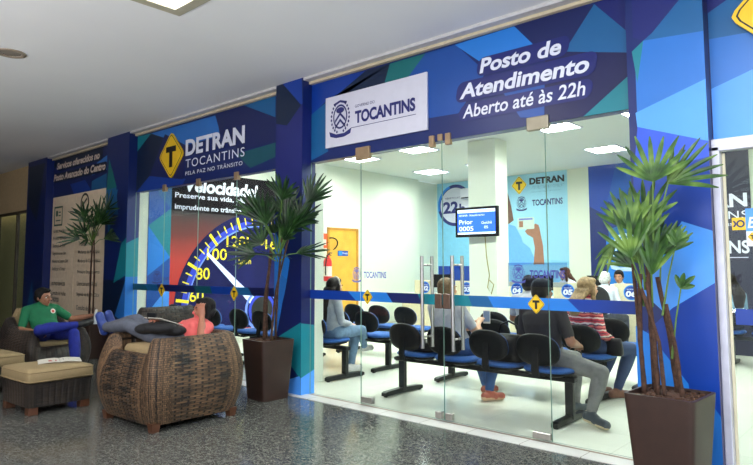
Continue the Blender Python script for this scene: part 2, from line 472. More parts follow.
COL1 = [('abyss',[(-5.44, 3.38),(-5.37, 3.4),(-5.31, 3.4),(-5.02, 3.1),(-5.25, 2.91),(-5.44, 2.91)]),('royal',[(-5.33, 3.4),(-5.01, 3.4),(-4.99, 3.14),(-4.99, 3.1),(-5.03, 3.12)]),('purple',[(-5.44, 2.96),(-5.25, 2.91),(-4.99, 3.11),(-4.99, 2.01),(-5.44, 2.04)]),('sky',[(-5.44, 1.75),(-5.17, 1.4),(-5.41, 0.54),(-5.44, 0.53)]),('blue',[(-5.44, 1.33),(-5.21, 1.2),(-5.4, 0.64),(-5.44, 0.61)]),('navy',[(-5.17, 1.46),(-4.99, 1.46),(-4.99, 0.74),(-5.4, 0.55),(-5.22, 1.2)]),('teal',[(-5.01, 0.75),(-4.99, 0.76),(-4.99, 0.2),(-5.01, 0.19),(-5.44, 0.52),(-5.44, 0.56),(-5.41, 0.56)]),('light',[(-5.01, 0.2),(-4.99, 0.19),(-4.99, 0.0),(-5.38, 0.0),(-5.2, 0.14)])]
FASCIA2 = [('teal',[(-8.96, 3.34),(-8.55, 3.33),(-8.96, 3.11)]),('abyss',[(-8.96, 3.11),(-8.55, 3.33),(-8.14, 3.26),(-8.56, 2.69),(-8.96, 2.48)]),('blue',[(-8.55, 3.33),(-6.83, 3.32),(-6.75, 3.03),(-7.57, 3.02)]),('navy',[(-6.87, 3.33),(-5.62, 3.34),(-5.61, 2.79),(-6.33, 2.78),(-6.73, 3.05)]),('tealblue',[(-6.26, 3.35),(-5.9, 3.35),(-5.62, 3.34),(-5.62, 3.09)]),('deepgreen',[(-6.39, 2.75),(-5.61, 2.79),(-5.61, 2.62),(-6.09, 2.54)]),('royal',[(-8.96, 2.48),(-8.96, 2.48),(-8.56, 2.69),(-7.55, 2.55),(-7.64, 2.48)]),('navy',[(-8.14, 3.26),(-7.57, 3.02),(-7.62, 2.55),(-8.56, 2.69)])]
COL2 = [('green',[(-9.65, 2.8),(-9.62, 3.06),(-9.33, 2.58),(-9.68, 2.47)]),('tealblue',[(-9.69, 2.56),(-9.35, 2.58),(-9.25, 2.15),(-9.66, 2.18)]),('abyss',[(-9.69, 1.01),(-9.69, 1.14),(-8.96, 1.15),(-9.07, 0.93),(-9.22, 0.62),(-9.69, 0.6)]),('blue',[(-8.96, 1.15),(-8.96, 1.15),(-8.96, 0.64),(-9.22, 0.62),(-9.06, 0.9)]),('tealblue',[(-9.69, 2.38),(-9.69, 2.52),(-9.28, 2.54),(-9.56, 1.85)]),('teal',[(-8.96, 1.79),(-8.96, 1.22),(-9.34, 1.1),(-9.12, 1.69)]),('blue',[(-8.96, 1.12),(-8.96, 0.53),(-9.26, 0.61)])]
FASCIA3 = [('blue',[(-10.36, 3.1),(-9.94, 3.19),(-9.93, 2.94),(-10.55, 2.9)]),('tealblue',[(-10.55, 2.64),(-10.54, 2.8),(-9.92, 2.89),(-9.97, 2.64)]),('royal',[(-11.26, 2.64),(-11.44, 2.83),(-10.81, 2.85),(-10.55, 2.64)]),('abyss',[(-12.5, 3.35),(-10.17, 3.35),(-10.15, 3.34),(-10.19, 3.15),(-12.5, 3.22)])]
# ------------------------------------------------------------------ the setting
def FZ(y): return FR((0, y, 0), (1, 0, 0), (0, 0, 1), (0, -1, 0))
F_LEFT = FR((-9.2, 0, 0), (0, 1, 0), (0, 0, 1), (1, 0, 0))
F_BACK = FR((0, 8.2, 0), (1, 0, 0), (0, 0, 1), (0, -1, 0))
ZC, ZI, ZT, ZH = 3.40, 3.45, 3.345, 2.478

def struct(name, mb, mats, label=None, **k):
    o = mb.build(name, mats, **k)
    return tag(o, label, None, None, 'structure')

struct('floor_corridor', MB().box((-8, -6.1, -.05), (34, 11.8, .1)), M_GRANITE)
struct('floor_office', MB().box((-4, 4.1, -.05), (12, 8.3, .1)), M_TILE)
struct('floor_neighbour', MB().box((-19, .6, -.05), (11.6, 1.7, .1)), mat('neighbour_floor', (120, 112, 96), .5))
struct('sill', MB().box((-6.2, -.12, -.044), (14, .16, .1)), M_SILL)
struct('trim_threshold', MB().box((-6.2, -.02, -.046), (15, .045, .1), bev=.003), mat('threshold_metal', (150, 128, 112), .4, .3))
struct('ceiling_corridor', MB().box((-8, -6.1, ZC + .05), (34, 12.3, .1)), M_CEIL)
struct('ceiling_office', MB().box((-3.7, 4.15, ZI + .05), (11.3, 8.2, .1)), M_CEIL_IN)
struct('wall_left', MB().box((-9.25, 3.66, 1.72), (.1, 7.22, 3.45)), M_WALL)
struct('wall_left_recess', MB().box((-9.40, 7.75, 1.72), (.1, 1.0, 3.45)), M_WALL)
struct('wall_back', MB().box((-3.8, 8.25, 1.72), (11.3, .1, 3.45)), M_WALL)
struct('wall_right', MB().box((1.65, 4.1, 1.72), (.1, 8.2, 3.45)), M_WALL)
struct('wall_partition', MB().box((-.85, 6.25, 1.72), (4.9, .1, 3.45)), M_WALL)
struct('wall_far_corridor', MB().box((-24.9, -6, 1.7), (.1, 12, 3.4)), mat('far_corridor_wall', (120, 110, 90), .7))
struct('wall_light_block', MB().box((-14.2, -8.5, 1.7), (21, .1, 3.4)), mat('light_block_paint', (112, 106, 96), .7))  # unseen wall, added to keep world light off the left end
struct('wall_column_inside', MB().box((-5.465, .34, 1.72), (.07, .52, 3.45)), M_WALL)
mb = MB()
mb.box((-5.485, 4.41, 1.72), (.53, .38, 3.45), bev=.004)
struct('wall_pillar', mb, M_WALL)
struct('baseboard_left', MB().box((-9.19, 2.1, .05), (.02, 4.1, .1)), M_SKIRT)
struct('baseboard_left', MB().box((-9.19, 6.2, .05), (.02, 2.1, .1)), M_SKIRT)
struct('baseboard_back', MB().box((-3.8, 8.19, .05), (11.2, .02, .1)), M_SKIRT)

# clad columns of the shopfront
def column(x0, x1, pat, name, label, side=None):
    mb = MB(); keys = ['base'] + list(BL)[1:]
    ms = [BL[k] for k in keys]
    mb.box(((x0 + x1)/2, -.036, ZC/2), (x1 - x0, .192, ZC), 0)
    fr = FZ(-.132)
    for i, (c, p) in enumerate(pat):
        poly(mb, fr, p, keys.index(c), .0005 + .0003*i)
    fs = FR((x1, 0, 0), (0, 1, 0), (0, 0, 1), (1, 0, 0))
    for i, (c, p) in enumerate(side or []):
        poly(mb, fs, p, keys.index(c), .0005 + .0003*i)
    return struct(name, mb, ms, label)
Y0, Y1 = -.132, .06
column(-5.444, -4.989, COL1, 'column_between_windows', 'blue faceted column between the two glass fronts',
       [('purple', [(Y0, 2.45), (Y1, 2.45), (Y1, 3.0), (Y0, 3.1)]), ('navy', [(Y0, .75), (Y1, .72), (Y1, 1.5), (Y0, 1.5)]), ('teal', [(Y0, .18), (Y1, .25), (Y1, .72), (Y0, .75)]), ('light', [(Y0, 0), (Y1, 0), (Y1, .25), (Y0, .18)])])
column(-9.691, -8.959, COL2, 'column_left', 'dark blue faceted column left of the speedometer window',
       [('blue', [(Y0, 0), (Y1, 0), (Y1, 1.2), (Y0, 1.2)]), ('teal', [(Y0, 1.2), (Y1, 1.2), (Y1, 1.8), (Y0, 1.7)])])
column(-13.16, -12.21, [('abyss', [(-13.1, 3.3), (-12.3, 3.3), (-12.6, 2.2), (-13.1, 2.6)]), ('tealblue', [(-13.1, .2), (-12.5, .2), (-12.7, 1.1)])], 'column_far_left', 'dark blue faceted column at the far left end')
column(-1.527, -1.035, PILLAR, 'column_right', 'bright blue faceted pillar behind the right palm',
       [('deep', [(Y0, 0), (Y1, 0), (Y1, 3.4), (Y0, 3.4)])])

# header panels with their lettering
def fascia(name, x0, x1, z0, pat, label, y=0.0):
    t = thing(name, label, 'sign', ((x0 + x1)/2, y, z0))
    o = Vector(t.location)
    mb = MB(); keys = list(BL)
    mb.box((0, .05, (ZT - z0)/2), (x1 - x0, .1, ZT - z0), 0)
    fr = FR((-o.x, 0, -o.z), (1, 0, 0), (0, 0, 1), (0, -1, 0))
    for i, (c, p) in enumerate(pat):
        poly(mb, fr, p, keys.index(c), .0005 + .0003*i)
    mb.build('panel', [BL[k] for k in keys], t)
    return t, fr
E_TXT = .010
hd, fr = fascia('header_sign', -4.995, -1.527, ZH, FASCIA1, 'long blue faceted header reading Posto de Atendimento Aberto até às 22h')
mb = MB()
for k, (x0, x1, z0, z1, s) in enumerate(((-2.86, -2.02, 2.985, 3.145, .02), (-3.08, -1.81, 2.79, 2.97, .03), (-3.05, -1.845, 2.615, 2.765, .0))):
    poly(mb, fr, [(x + (z - z0)*.18, z) for x, z in rrect(x0, x1, z0, z1, .065)], 0, .006 + .0004*k)
mb.build('lettering_shadow', [BL['purple']], hd)
mb = MB(); text(mb, fr, 'Posto de', -2.82, -2.07, 3.005, 3.135, 0, E_TXT, .03, .18); mb.build('headline', [M_NEARWHITE], hd)
mb = MB(); text(mb, fr, 'Atendimento', -3.03, -1.85, 2.815, 2.95, 0, E_TXT, .03, .18); mb.build('headline', [M_NEARWHITE], hd)
mb = MB(); text(mb, fr, 'Aberto até às 22h', -3.0, -1.885, 2.64, 2.757, 0, E_TXT, .014, .18); mb.build('subline', [M_NEARWHITE], hd)

h2, fr = fascia('header_sign', -8.96, -5.444, ZH, FASCIA2, 'dark blue header with yellow diamond and DETRAN TOCANTINS lettering')
mb = MB(); text(mb, fr, 'DETRAN', -7.56, -6.2, 2.865, 3.09, 0, E_TXT, .04, 0); mb.build('headline', [M_NEARWHITE], h2)
mb = MB(); text(mb, fr, 'TOCANTINS', -7.55, -6.2, 2.70, 2.815, 0, E_TXT, .0, 0, 1.15); mb.build('subline', [M_NEARWHITE], h2)
mb = MB(); text(mb, fr, 'PELA PAZ NO TRÂNSITO', -7.55, -6.24, 2.595, 2.66, 0, E_TXT, .004, 0, 1.15); mb.build('small_line', [M_NEARWHITE], h2)
diamond('diamond_sign', 'yellow road-sign diamond with black T left of DETRAN lettering', FZ(-.002), (-7.925, 2.92), .335, .34, None, .02)

h3, fr = fascia('header_sign', -12.21, -9.691, 2.64, FASCIA3, 'dark header reading Serviços oferecidos no Posto Avançado do Centro')
mb = MB()
poly(mb, fr, [(x + (z - 2.9)*.18, z) for x, z in rrect(-12.2, -10.0, 2.91, 3.08, .06)], 0, .006)
poly(mb, fr, [(x + (z - 2.9)*.18, z) for x, z in rrect(-12.05, -10.2, 3.12, 3.29, .06)], 0, .0065)
mb.build('lettering_shadow', [BL['abyss']], h3)
M_PINKW = mat('lettering_warm_white', (222, 202, 190), .5)
mb = MB(); text(mb, fr, 'Serviços oferecidos no', -12.05, -10.25, 3.125, 3.28, 0, E_TXT, .04, .18); mb.build('headline', [M_PINKW], h3)
mb = MB(); text(mb, fr, 'Posto Avançado do Centro', -12.18, -10.02, 2.915, 3.075, 0, E_TXT, .04, .18); mb.build('headline', [M_PINKW], h3)

h4, fr = fascia('header_sign', -1.035, 1.6, 2.17, FASCIAR, 'light blue faceted header above the right glass door')
diamond('diamond_sign', 'large yellow diamond sign on the light blue header, top right corner', FZ(-.03), (-.565, 2.95), .335, .34, None, .03)

# white state sign on the header
w = thing('white_sign', 'white rectangular sign with crest and TOCANTINS on the blue header', 'sign', (-4.06, -.004, 2.6))
fr = FR((4.06, 0, -2.6), (1, 0, 0), (0, 0, 1), (0, -1, 0))
MB().box((0, -.010, .272), (1.36, .02, .544), bev=.002).build('panel', M_WHITE_SIGN, w)
mb = MB(); crest(mb, fr, -4.515, 2.885, .40, 0, None, .023); mb.build('crest', [M_INK], w)
mb = MB(); text(mb, fr, 'TOCANTINS', -4.30, -3.515, 2.80, 2.93, 0, .023, .04, 0, .98); mb.build('lettering', [M_INK], w)
mb = MB(); text(mb, fr, 'GOVERNO DO', -4.30, -4.03, 2.965, 2.995, 0, .023, .0); line2d(mb, fr, (-4.36, 2.765), (-3.51, 2.765), .006, 0, .023); mb.build('small_line', [M_INK], w)

# cornice between header panels and ceiling
for x0, x1, k in ((-4.985, 2.0, 1), (-8.955, -5.446, 2), (-12.2, -9.693, 3)):
    mb = MB()
    mb.box(((x0 + x1)/2, -.044, 3.386), (x1 - x0, .168, .028), 0)
    mb.box(((x0 + x1)/2, .015, 3.358), (x1 - x0, .12, .027), 1)
    struct('trim_%d' % k, mb, [mat('cornice_white', (206, 204, 206), .5), M_CREAM])

# list board under the far header
b = thing('list_board', 'tall cream board listing services in two columns left of dark column', 'sign', (-11.0, 0, .35))
fr = FR((11.0, 0, -.35), (1, 0, 0), (0, 0, 1), (0, -1, 0))
mb = MB(); mb.box((.05, .03, .972), (2.5, .06, 2.636), 0, bev=.003); mb.box((-.16, -.001, 1.15), (.012, .006, 2.28), 1)
mb.build('panel', [mat('board_cream', (240, 218, 190), .55), mat('board_fold', (226, 206, 176), .5)], b)
mb = MB()
ring2d(mb, fr, (-12.0, 2.27), .0, .0, 0, .004)
for x0, x1, z0, z1 in ((-12.1, -11.72, 2.10, 2.13), (-12.1, -11.72, 2.43, 2.46), (-12.1, -12.07, 2.10, 2.46), (-11.75, -11.72, 2.10, 2.46), (-12.02, -11.93, 2.28, 2.38), (-11.9, -11.8, 2.34, 2.36), (-11.9, -11.8, 2.28, 2.30), (-12.02, -11.8, 2.19, 2.21)):
    poly(mb, fr, [(x0, z0), (x1, z0), (x1, z1), (x0, z1)], 0, .005)
mb.build('card_icon', [mat('icon_green', (60, 96, 72), .5)], b)
mb = MB(); ring2d(mb, fr, (-10.78, 2.45), .13, .17, 0, .005); line2d(mb, fr, (-10.88, 2.4), (-10.7, 2.52), .04, 0, .005); mb.build('round_icon', [M_GREYTXT], b)
for k, (s, z, x1) in enumerate((('HABILITAÇÃO', 1.96, -11.55), ('Primeira Habilitação', 1.83, -11.5), ('Renovação de CNH', 1.69, -11.55), ('Segunda via de CNH', 1.55, -11.5), ('Mudança de Categoria CNH', 1.41, -11.4), ('Reabilitação de Condutor', 1.27, -11.5), ('OUTROS SERVIÇOS', 1.0, -11.5), ('Consulta de multas', .84, -11.45), ('e recursos', .72, -11.75), ('Emissão de Guia', .58, -11.55))):
    mb = MB(); text(mb, fr, s, -12.1, x1, z, z + .075, 0, .005, .012 if s.isupper() else .004); mb.build('text_line', [M_GREYTXT], b)
for k, (s, z, x1) in enumerate((('VEÍCULOS', 2.14, -10.45), ('Licenciamento Anual', 1.86, -10.2), ('Transferência', 1.71, -10.35), ('Mudança de Município', 1.56, -10.15), ('Mudança de Característica', 1.41, -10.1), ('Primeiro Emplacamento', 1.22, -10.12), ('Licenciamento Anual', 1.03, -10.2), ('Segunda via de CRV/CRLV', .84, -10.1), ('Consulta de Veículo', .62, -10.2))):
    mb = MB(); text(mb, fr, s, -10.98, x1, z, z + .075, 0, .005, .012 if s.isupper() else .004); mb.build('text_line', [M_GREYTXT], b)

# neighbouring shopfront at the far left
M_STUCCO = mat('neighbour_band', (206, 180, 140), .7)
struct('wall_neighbour_band', MB().box((-19, .05, 2.95), (11.6, .1, .9)), M_STUCCO)
struct('wall_neighbour_back', MB().box((-19, .35, 1.3), (11.6, .1, 2.6)), mat('neighbour_inside', (214, 206, 150), .8))
for k, (x0, x1) in enumerate(((-17.4, -15.35), (-15.3, -14.18), (-14.13, -13.2))):
    o = struct('window_%d' % (20 + k), MB().box(((x0 + x1)/2, .03, 1.23), (x1 - x0, .012, 2.44)), M_GLASSDIM)
    MB().box((x0 + .02, .03, 1.23), (.05, .06, 2.46)).build('window_frame', mat('neighbour_frame', (74, 62, 46), .5), o)
struct('trim_9', MB().box((-19, .03, 2.475), (11.6, .07, .05)), mat('neighbour_frame', (74, 62, 46), .5))
struct('wall_above_board', MB().box((-10.95, .09, 1.7), (2.5, .06, 3.3)), BL['deep'])
# ------------------------------------------------------------------ glass fronts
STRIPE1 = [('royal', -5.0, -4.42, -4.30), ('sky', -4.42, -3.9, -3.82), ('navy', -4.18, -3.52, -3.47), ('teal', -3.52, -2.97, -2.93), ('tealblue', -2.97, -2.78, -2.72), ('sky', -2.78, -2.08, -1.98), ('royal', -2.08, -1.527, -1.527)]
STRIPE2 = [('deepgreen', -8.96, -8.6, -8.5), ('tealblue', -8.6, -8.25, -8.2), ('navy', -8.3, -7.3, -7.2), ('deepgreen', -7.3, -6.9, -6.85), ('royal', -6.9, -6.45, -6.4), ('tealblue', -6.45, -6.1, -6.0), ('deep', -6.1, -5.444, -5.444)]
def pane(name, x0, x1, label, z1=ZH, stripe=None, glass=None):
    """one frameless sheet standing on the threshold; x along the facade"""
    mb = MB(); g = .002
    xa, xb, z0, t = x0 + g, x1 - g, .012, .005
    V = [(x, y, z) for z in (z0, z1) for y in (-t, t) for x in (xa, xb)]
    mb.add(V, [[0, 1, 5, 4], [2, 3, 7, 6]], 0)
    mb.add(V, [[0, 2, 6, 4], [1, 3, 7, 5], [0, 1, 3, 2], [4, 5, 7, 6]], 1)
    o = mb.build(name, [glass or M_GLASS, M_EDGE])
    tag(o, label, None, None, 'structure')
    if stripe:
        keys = list(BL); mb = MB(); n = 0
        for c, a, b, b2 in stripe:
            a_, b_ = max(a, xa), min(b, xb)
            if b_ - a_ > .005:
                lo, hi = (b_, min(b2, xb)) if b <= xb else (b_, b_)
                poly(mb, FZ(-.006), [(a_, 1.006), (hi, 1.006), (lo, 1.099), (a_, 1.099)], keys.index(c), .0004*(len(stripe) - n))
            n += 1
        mb.build('safety_stripe', [BL[k] for k in keys], o)
    return o
w1 = pane('window_1', -4.989, -4.24, 'left fixed sheet of the main glass front', stripe=STRIPE1)
d1 = pane('door_1', -4.24, -3.235, 'left leaf of the glass double door', stripe=STRIPE1)
d2 = pane('door_2', -3.235, -2.23, 'right leaf of the glass double door', stripe=STRIPE1)
w2 = pane('window_2', -2.23, -1.527, 'right fixed sheet of the main glass front', stripe=STRIPE1)
pw = []
for k, (a, c) in enumerate(((-8.959, -8.1), (-8.1, -7.22), (-7.22, -6.36), (-6.36, -5.444))):
    pw.append(pane('window_%d' % (3 + k), a, c, ('leftmost', 'second', 'third', 'rightmost')[k] + ' sheet of the glass in front of the speedometer poster', stripe=STRIPE2))
dr = pane('door_3', -.988, .9, 'glass door in white frame at the right edge', z1=2.09)
keys = list(BL); mb = MB(); poly(mb, FZ(-.006), [(-.95, .975), (.88, .975), (.88, 1.075), (-.95, 1.075)], 0, .001); mb.build('safety_stripe', [BL['royal']], dr)
mb = MB()
mb.box((-1.012, -.02, 1.06), (.046, .08, 2.12), 0, bev=.005); mb.box((.3, -.02, 2.13), (2.67, .08, .08), 0, bev=.005)
mb.build('door_frame', [M_ALU], dr)
MB().box((-.978, .0, 1.04), (.018, .014, 2.08), 0, bev=.003).build('door_stop', [M_BEIGE], dr)

def fit(parent, x, z, wd, h, m=None, name='patch_fitting'):
    mb = MB(); mb.box((x, -.001, z), (wd, .044, h), 0, bev=.006)
    for s in ((-.28, 0), (.28, 0)) if wd > .1 else ((0, .25), (0, -.25)):
        mb.tube([(x + s[0]*wd, -.026, z + s[1]*h), (x + s[0]*wd, -.022, z + s[1]*h)], .007, 10)
    return mb.build(name, [m or M_BRASSY], parent)
fit(w1, -4.205, 2.485, .19, .13); fit(d1, -3.34, 2.485, .055, .105); fit(d1, -3.245, 2.51, .05, .06); fit(d2, -3.16, 2.485, .055, .105); fit(w2, -2.285, 2.488, .19, .11, mat('patch_fitting_pale', (150, 144, 128), .4, .6))
fit(d1, -4.15, .055, .15, .055, M_STEEL); fit(d1, -3.29, .05, .07, .06, M_STEEL); fit(d2, -3.18, .05, .07, .06, M_STEEL); fit(d2, -2.31, .045, .15, .05, M_STEEL)
fit(d1, -3.28, 1.04, .075, .13, mat('lock_metal', (120, 96, 84), .35, .7), 'door_lock'); fit(d2, -3.19, 1.04, .075, .13, mat('lock_metal', (120, 96, 84), .35, .7), 'door_lock')
for k, x in enumerate((-8.1, -7.22, -6.36)):
    fit(pw[k], x, 2.47, .085, .10)
def pull(parent, x):
    for s in (-1, 1):
        mb = MB()
        mb.tube([(x, s*.075, .62), (x, s*.075, 1.44)], .016, 12)
        for z in (.72, 1.36):
            mb.tube([(x, s*.075, z), (x, s*.008, z)], .010, 8)
        mb.build('door_handle', [M_STEEL], parent, True, sharp=.7)
pull(d1, -3.415); pull(d2, -3.085)
for par, x in ((d1, -4.14), (w2, -2.215 + -.12), ):
    pass
diamond('diamond_sticker', 'small yellow T diamond on the glass stripe, left side of double door', FZ(-.009), (-4.145, 1.05), .07, .075, None, .001, 'sticker')
diamond('diamond_sticker', 'small yellow T diamond on the glass stripe near the man in black', FZ(-.009), (-2.335, 1.05), .075, .078, None, .001, 'sticker')
diamond('diamond_sticker', 'small yellow T diamond on the stripe over the red side of the poster', FZ(-.009), (-8.11, 1.02), .095, .10, None, .001, 'sticker')
diamond('diamond_sticker', 'small yellow T diamond on the stripe just left of the left palm stems', FZ(-.009), (-6.37, 1.02), .085, .095, None, .001, 'sticker')
# frosted state decals on the glass
M_FILM = glass_mat('decal_film', (186, 196, 222), .2, .3)
def decal(x0, x1, z, film, label):
    t = thing('state_decal', label, 'sticker', ((x0 + x1)/2, -.007, z))
    fr = FR((-(x0 + x1)/2, 0, -z), (1, 0, 0), (0, 0, 1), (0, -1, 0))
    w_ = x1 - x0
    if film:
        mb = MB(); poly(mb, fr, [(x0 - .02, z - .10), (x1 + .02, z - .10), (x1 + .02, z + .09), (x0 - .02, z + .09)], 0, .0); mb.build('film', [M_FILM], t)
    ink = mat('decal_ink', (64, 66, 150), .4) if film else M_INK_LIGHT
    mb = MB(); crest(mb, fr, x0 + .075, z, .155, 0, None, .001); mb.build('crest', [ink], t)
    mb = MB(); text(mb, fr, 'TOCANTINS', x0 + .175, x1, z - .032, z + .032, 0, .001, .03); mb.build('lettering', [ink], t)
decal(-4.37, -3.90, 1.265, False, 'violet crest and TOCANTINS decal on glass in front of the white wall')
decal(-2.56, -2.09, 1.285, True, 'violet crest and TOCANTINS decal on glass over the pale blue poster')

# white emblem stickers on the glass near floor-standing people, bank sticker on right door
t = thing('bank_sticker', 'yellow and blue square sticker on the right glass door', 'sticker', (-.87, -.007, 1.6))
fr = FR((.87, 0, -1.6), (1, 0, 0), (0, 0, 1), (0, -1, 0))
mb = MB(); poly(mb, fr, [(-.945, 1.575), (-.868, 1.575), (-.868, 1.655), (-.945, 1.655)], 0, .001); mb.build('yellow_square', [M_YEL], t)
mb = MB(); ring2d(mb, fr, (-.897, 1.615), .014, .024, 0, .002); ring2d(mb, fr, (-.945, 1.615), .014, .024, 0, .002, -1.2, 1.2); mb.build('ring_mark', [BL['navy']], t)
mb = MB(); poly(mb, fr, [(-.868, 1.565), (-.60, 1.565), (-.60, 1.71), (-.868, 1.71)], 0, .001); mb.build('blue_strip', [BL['light']], t)
mb = MB(); text(mb, fr, 'BB', -.858, -.76, 1.585, 1.655, 0, .002, .02, .2); poly(mb, fr, [(-.868, 1.47), (-.60, 1.47), (-.60, 1.565), (-.868, 1.565)], 0, .001); mb.build('white_mark', [M_NEARWHITE], t)
diamond('diamond_sticker', 'tiny yellow diamond under the blue strip on the right door', FZ(-.009), (-.835, 1.53), .026, .03, None, .001, 'sticker')
# ------------------------------------------------------------------ inside: left wall
# speedometer poster
p = thing('speedometer_poster', 'big wall poster with speedometer dial, red glow and white headline', 'poster', (-9.2, 0, 0))
fr = FR((0, 0, 0), (0, 1, 0), (0, 0, 1), (1, 0, 0))
def _red(nt, tc):
    mp = nt.nodes.new('ShaderNodeMapping'); nt.links.new(tc.outputs['Object'], mp.inputs['Vector'])
    sx = nt.nodes.new('ShaderNodeSeparateXYZ'); nt.links.new(mp.outputs[0], sx.inputs[0])
    n = nt.nodes.new('ShaderNodeTexNoise'); n.inputs['Scale'].default_value = .9; n.inputs['Detail'].default_value = 2
    nt.links.new(tc.outputs['Object'], n.inputs['Vector'])
    m = nt.nodes.new('ShaderNodeMath'); m.operation = 'MULTIPLY_ADD'; m.inputs[1].default_value = .42
    nt.links.new(sx.outputs['Z'], m.inputs[0])
    m2 = nt.nodes.new('ShaderNodeMath'); m2.operation = 'MULTIPLY'; m2.inputs[1].default_value = .12; nt.links.new(n.outputs['Fac'], m2.inputs[0])
    nt.links.new(m2.outputs[0], m.inputs[2])
    return ramp(nt, m.outputs[0], [(.3, (196, 40, 36)), (.66, (184, 54, 48)), (.84, (104, 38, 38)), (1.0, (44, 34, 38))]), None
M_RED = ramp_mat('poster_red_glow', _red, .4)
M_DIAL = mat('dial_navy', (24, 26, 78), .7, var=.2, nscale=2, spec=.15)
M_RING = mat('dial_ring_blue', (42, 62, 200), .35, var=.1, nscale=3)
M_RING2 = mat('dial_ring_pale', (120, 150, 246), .35)
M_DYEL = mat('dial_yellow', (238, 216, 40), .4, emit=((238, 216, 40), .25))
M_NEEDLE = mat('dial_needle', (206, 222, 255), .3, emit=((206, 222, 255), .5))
mb = MB()
mb.box((.004, 1.95, 1.6), (.008, 3.24, 2.7), 0)
poly(mb, fr, [(.33, .25), (.72, .25), (.72, 2.95), (.33, 2.95)], 3, .0085)
for k, (mi, q) in enumerate(((4, [(.33, 2.0), (.72, 1.5), (.72, 2.3)]), (5, [(.33, .25), (.72, .25), (.72, 1.05), (.33, .6)]), (6, [(.33, 1.2), (.72, 1.5), (.33, 2.0)]), (7, [(.40, 2.95), (.72, 2.95), (.72, 2.3), (.5, 2.5)]))):
    poly(mb, fr, q, mi, .009 + .0004*k)
poly(mb, fr, [(.72, 2.27), (3.57, 2.23), (3.57, 2.95), (.72, 2.95)], 1, .010)
C0 = (2.588, .542)
LIM = (.73, 3.56, .26, 2.94); disc(mb, fr, C0, 1.80, 2, .0105, 72, None, LIM)
mb.build('panel', [M_RED, mat('poster_dark', (24, 20, 26), .8, spec=.12), M_DIAL, BL['mid'], BL['teal'], BL['light'], BL['sky'], BL['tealblue']], p)
mb = MB(); ring2d(mb, fr, C0, 1.54, 1.66, 0, .012, n=120, lim=LIM); ring2d(mb, fr, C0, 1.535, 1.56, 1, .0125, n=120, lim=LIM); mb.build('dial_ring', [M_RING, M_RING2], p)
mb = MB()
def onring(deg, r): return (C0[0] + r*math.cos(math.radians(deg)), C0[1] + r*math.sin(math.radians(deg)))
for k in range(26):
    a = 182 - k*5.2
    big = k % 4 == 2
    if onring(a, 1.7)[1] > .27 and onring(a, 1.7)[0] < 3.55:
        line2d(mb, fr, onring(a, 1.60 if not big else 1.53), onring(a, 1.73 if not big else 1.77), .022 if not big else .052, 0, .014)
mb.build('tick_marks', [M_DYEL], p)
for s, y, z, h in (('60', 1.22, .86, .19), ('80', 1.33, 1.23, .20), ('100', 1.60, 1.56, .20), ('120', 1.99, 1.79, .20), ('140', 2.42, 1.83, .18), ('160', 2.84, 1.76, .18), ('180', 3.25, 1.6, .18)):
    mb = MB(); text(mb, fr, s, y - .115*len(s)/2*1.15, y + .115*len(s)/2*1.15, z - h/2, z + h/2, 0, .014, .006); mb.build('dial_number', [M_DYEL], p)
mb = MB(); text(mb, fr, 'km/h', 2.05, 2.32, 1.39, 1.50, 0, .014, .01)
mb.build('dial_unit', [M_DYEL], p)
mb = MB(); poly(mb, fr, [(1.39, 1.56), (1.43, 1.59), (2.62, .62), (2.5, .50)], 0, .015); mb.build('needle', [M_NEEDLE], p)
mb = MB(); disc(mb, fr, (2.58, .56), .30, 0, .0155); disc(mb, fr, (2.58, .56), .24, 1, .016); ring2d(mb, fr, (2.58, .56), .33, .38, 2, .0155); mb.build('dial_hub', [M_RING, M_BLACK, M_RING2], p)
mb = MB(); text(mb, fr, 'Velocidade!', .95, 2.45, 2.60, 2.84, 0, .014, .04, .12)
text(mb, fr, 'Preserve sua vida, não seja', .78, 2.5, 2.46, 2.575, 0, .014, .018); text(mb, fr, 'imprudente no trânsito.', .78, 2.12, 2.27, 2.385, 0, .014, .018)
mb.build('headline', [M_NEARWHITE], p)
mb = MB(); crest(mb, fr, .50, 1.18, .2, 0, None, .012); text(mb, fr, 'TOCANTINS', .58, .72, 1.13, 1.18, 0, .012, .01); mb.build('crest', [M_INK], p)
diamond('diamond_sign', 'yellow diamond at top right end of the speedometer poster', FR((-9.188, 0, 0), (0, 1, 0), (0, 0, 1), (1, 0, 0)), (3.05, 2.62), .2, .24, None, .001)

# veneer door with plaque
d = MB()
d.box((-9.195, 4.67, 1.05), (.03, .80, 2.1), 0, bev=.002)
o = struct('door_4', d, M_WOODDOOR, 'yellow veneer door in the left wall')
mb = MB(); mb.box((-9.19, 4.245, 1.07), (.05, .05, 2.14), 0); mb.box((-9.19, 5.095, 1.07), (.05, .05, 2.14), 0); mb.box((-9.19, 4.67, 2.125), (.05, .9, .05), 0)
mb.build('door_frame', mat('door_frame_wood', (190, 132, 46), .45, var=.1), o)
mb = MB(); mb.tube([(-9.17, 4.35, 1.02), (-9.12, 4.35, 1.02), (-9.12, 4.46, 1.02)], .011, 8); mb.build('door_handle', M_STEEL, o, True)
mb = MB(); mb.box((-9.177, 4.66, 1.62), (.006, .30, .11), 0); mb.box((-9.173, 4.58, 1.62), (.004, .1, .08), 1)
text(mb, FR((-9.17, 0, 0), (0, 1, 0), (0, 0, 1), (1, 0, 0)), 'Privado', 4.64, 4.79, 1.60, 1.645, 2, .001, .01)
mb.build('door_plaque', [BL['royal'], BL['sky'], M_NEARWHITE], o)
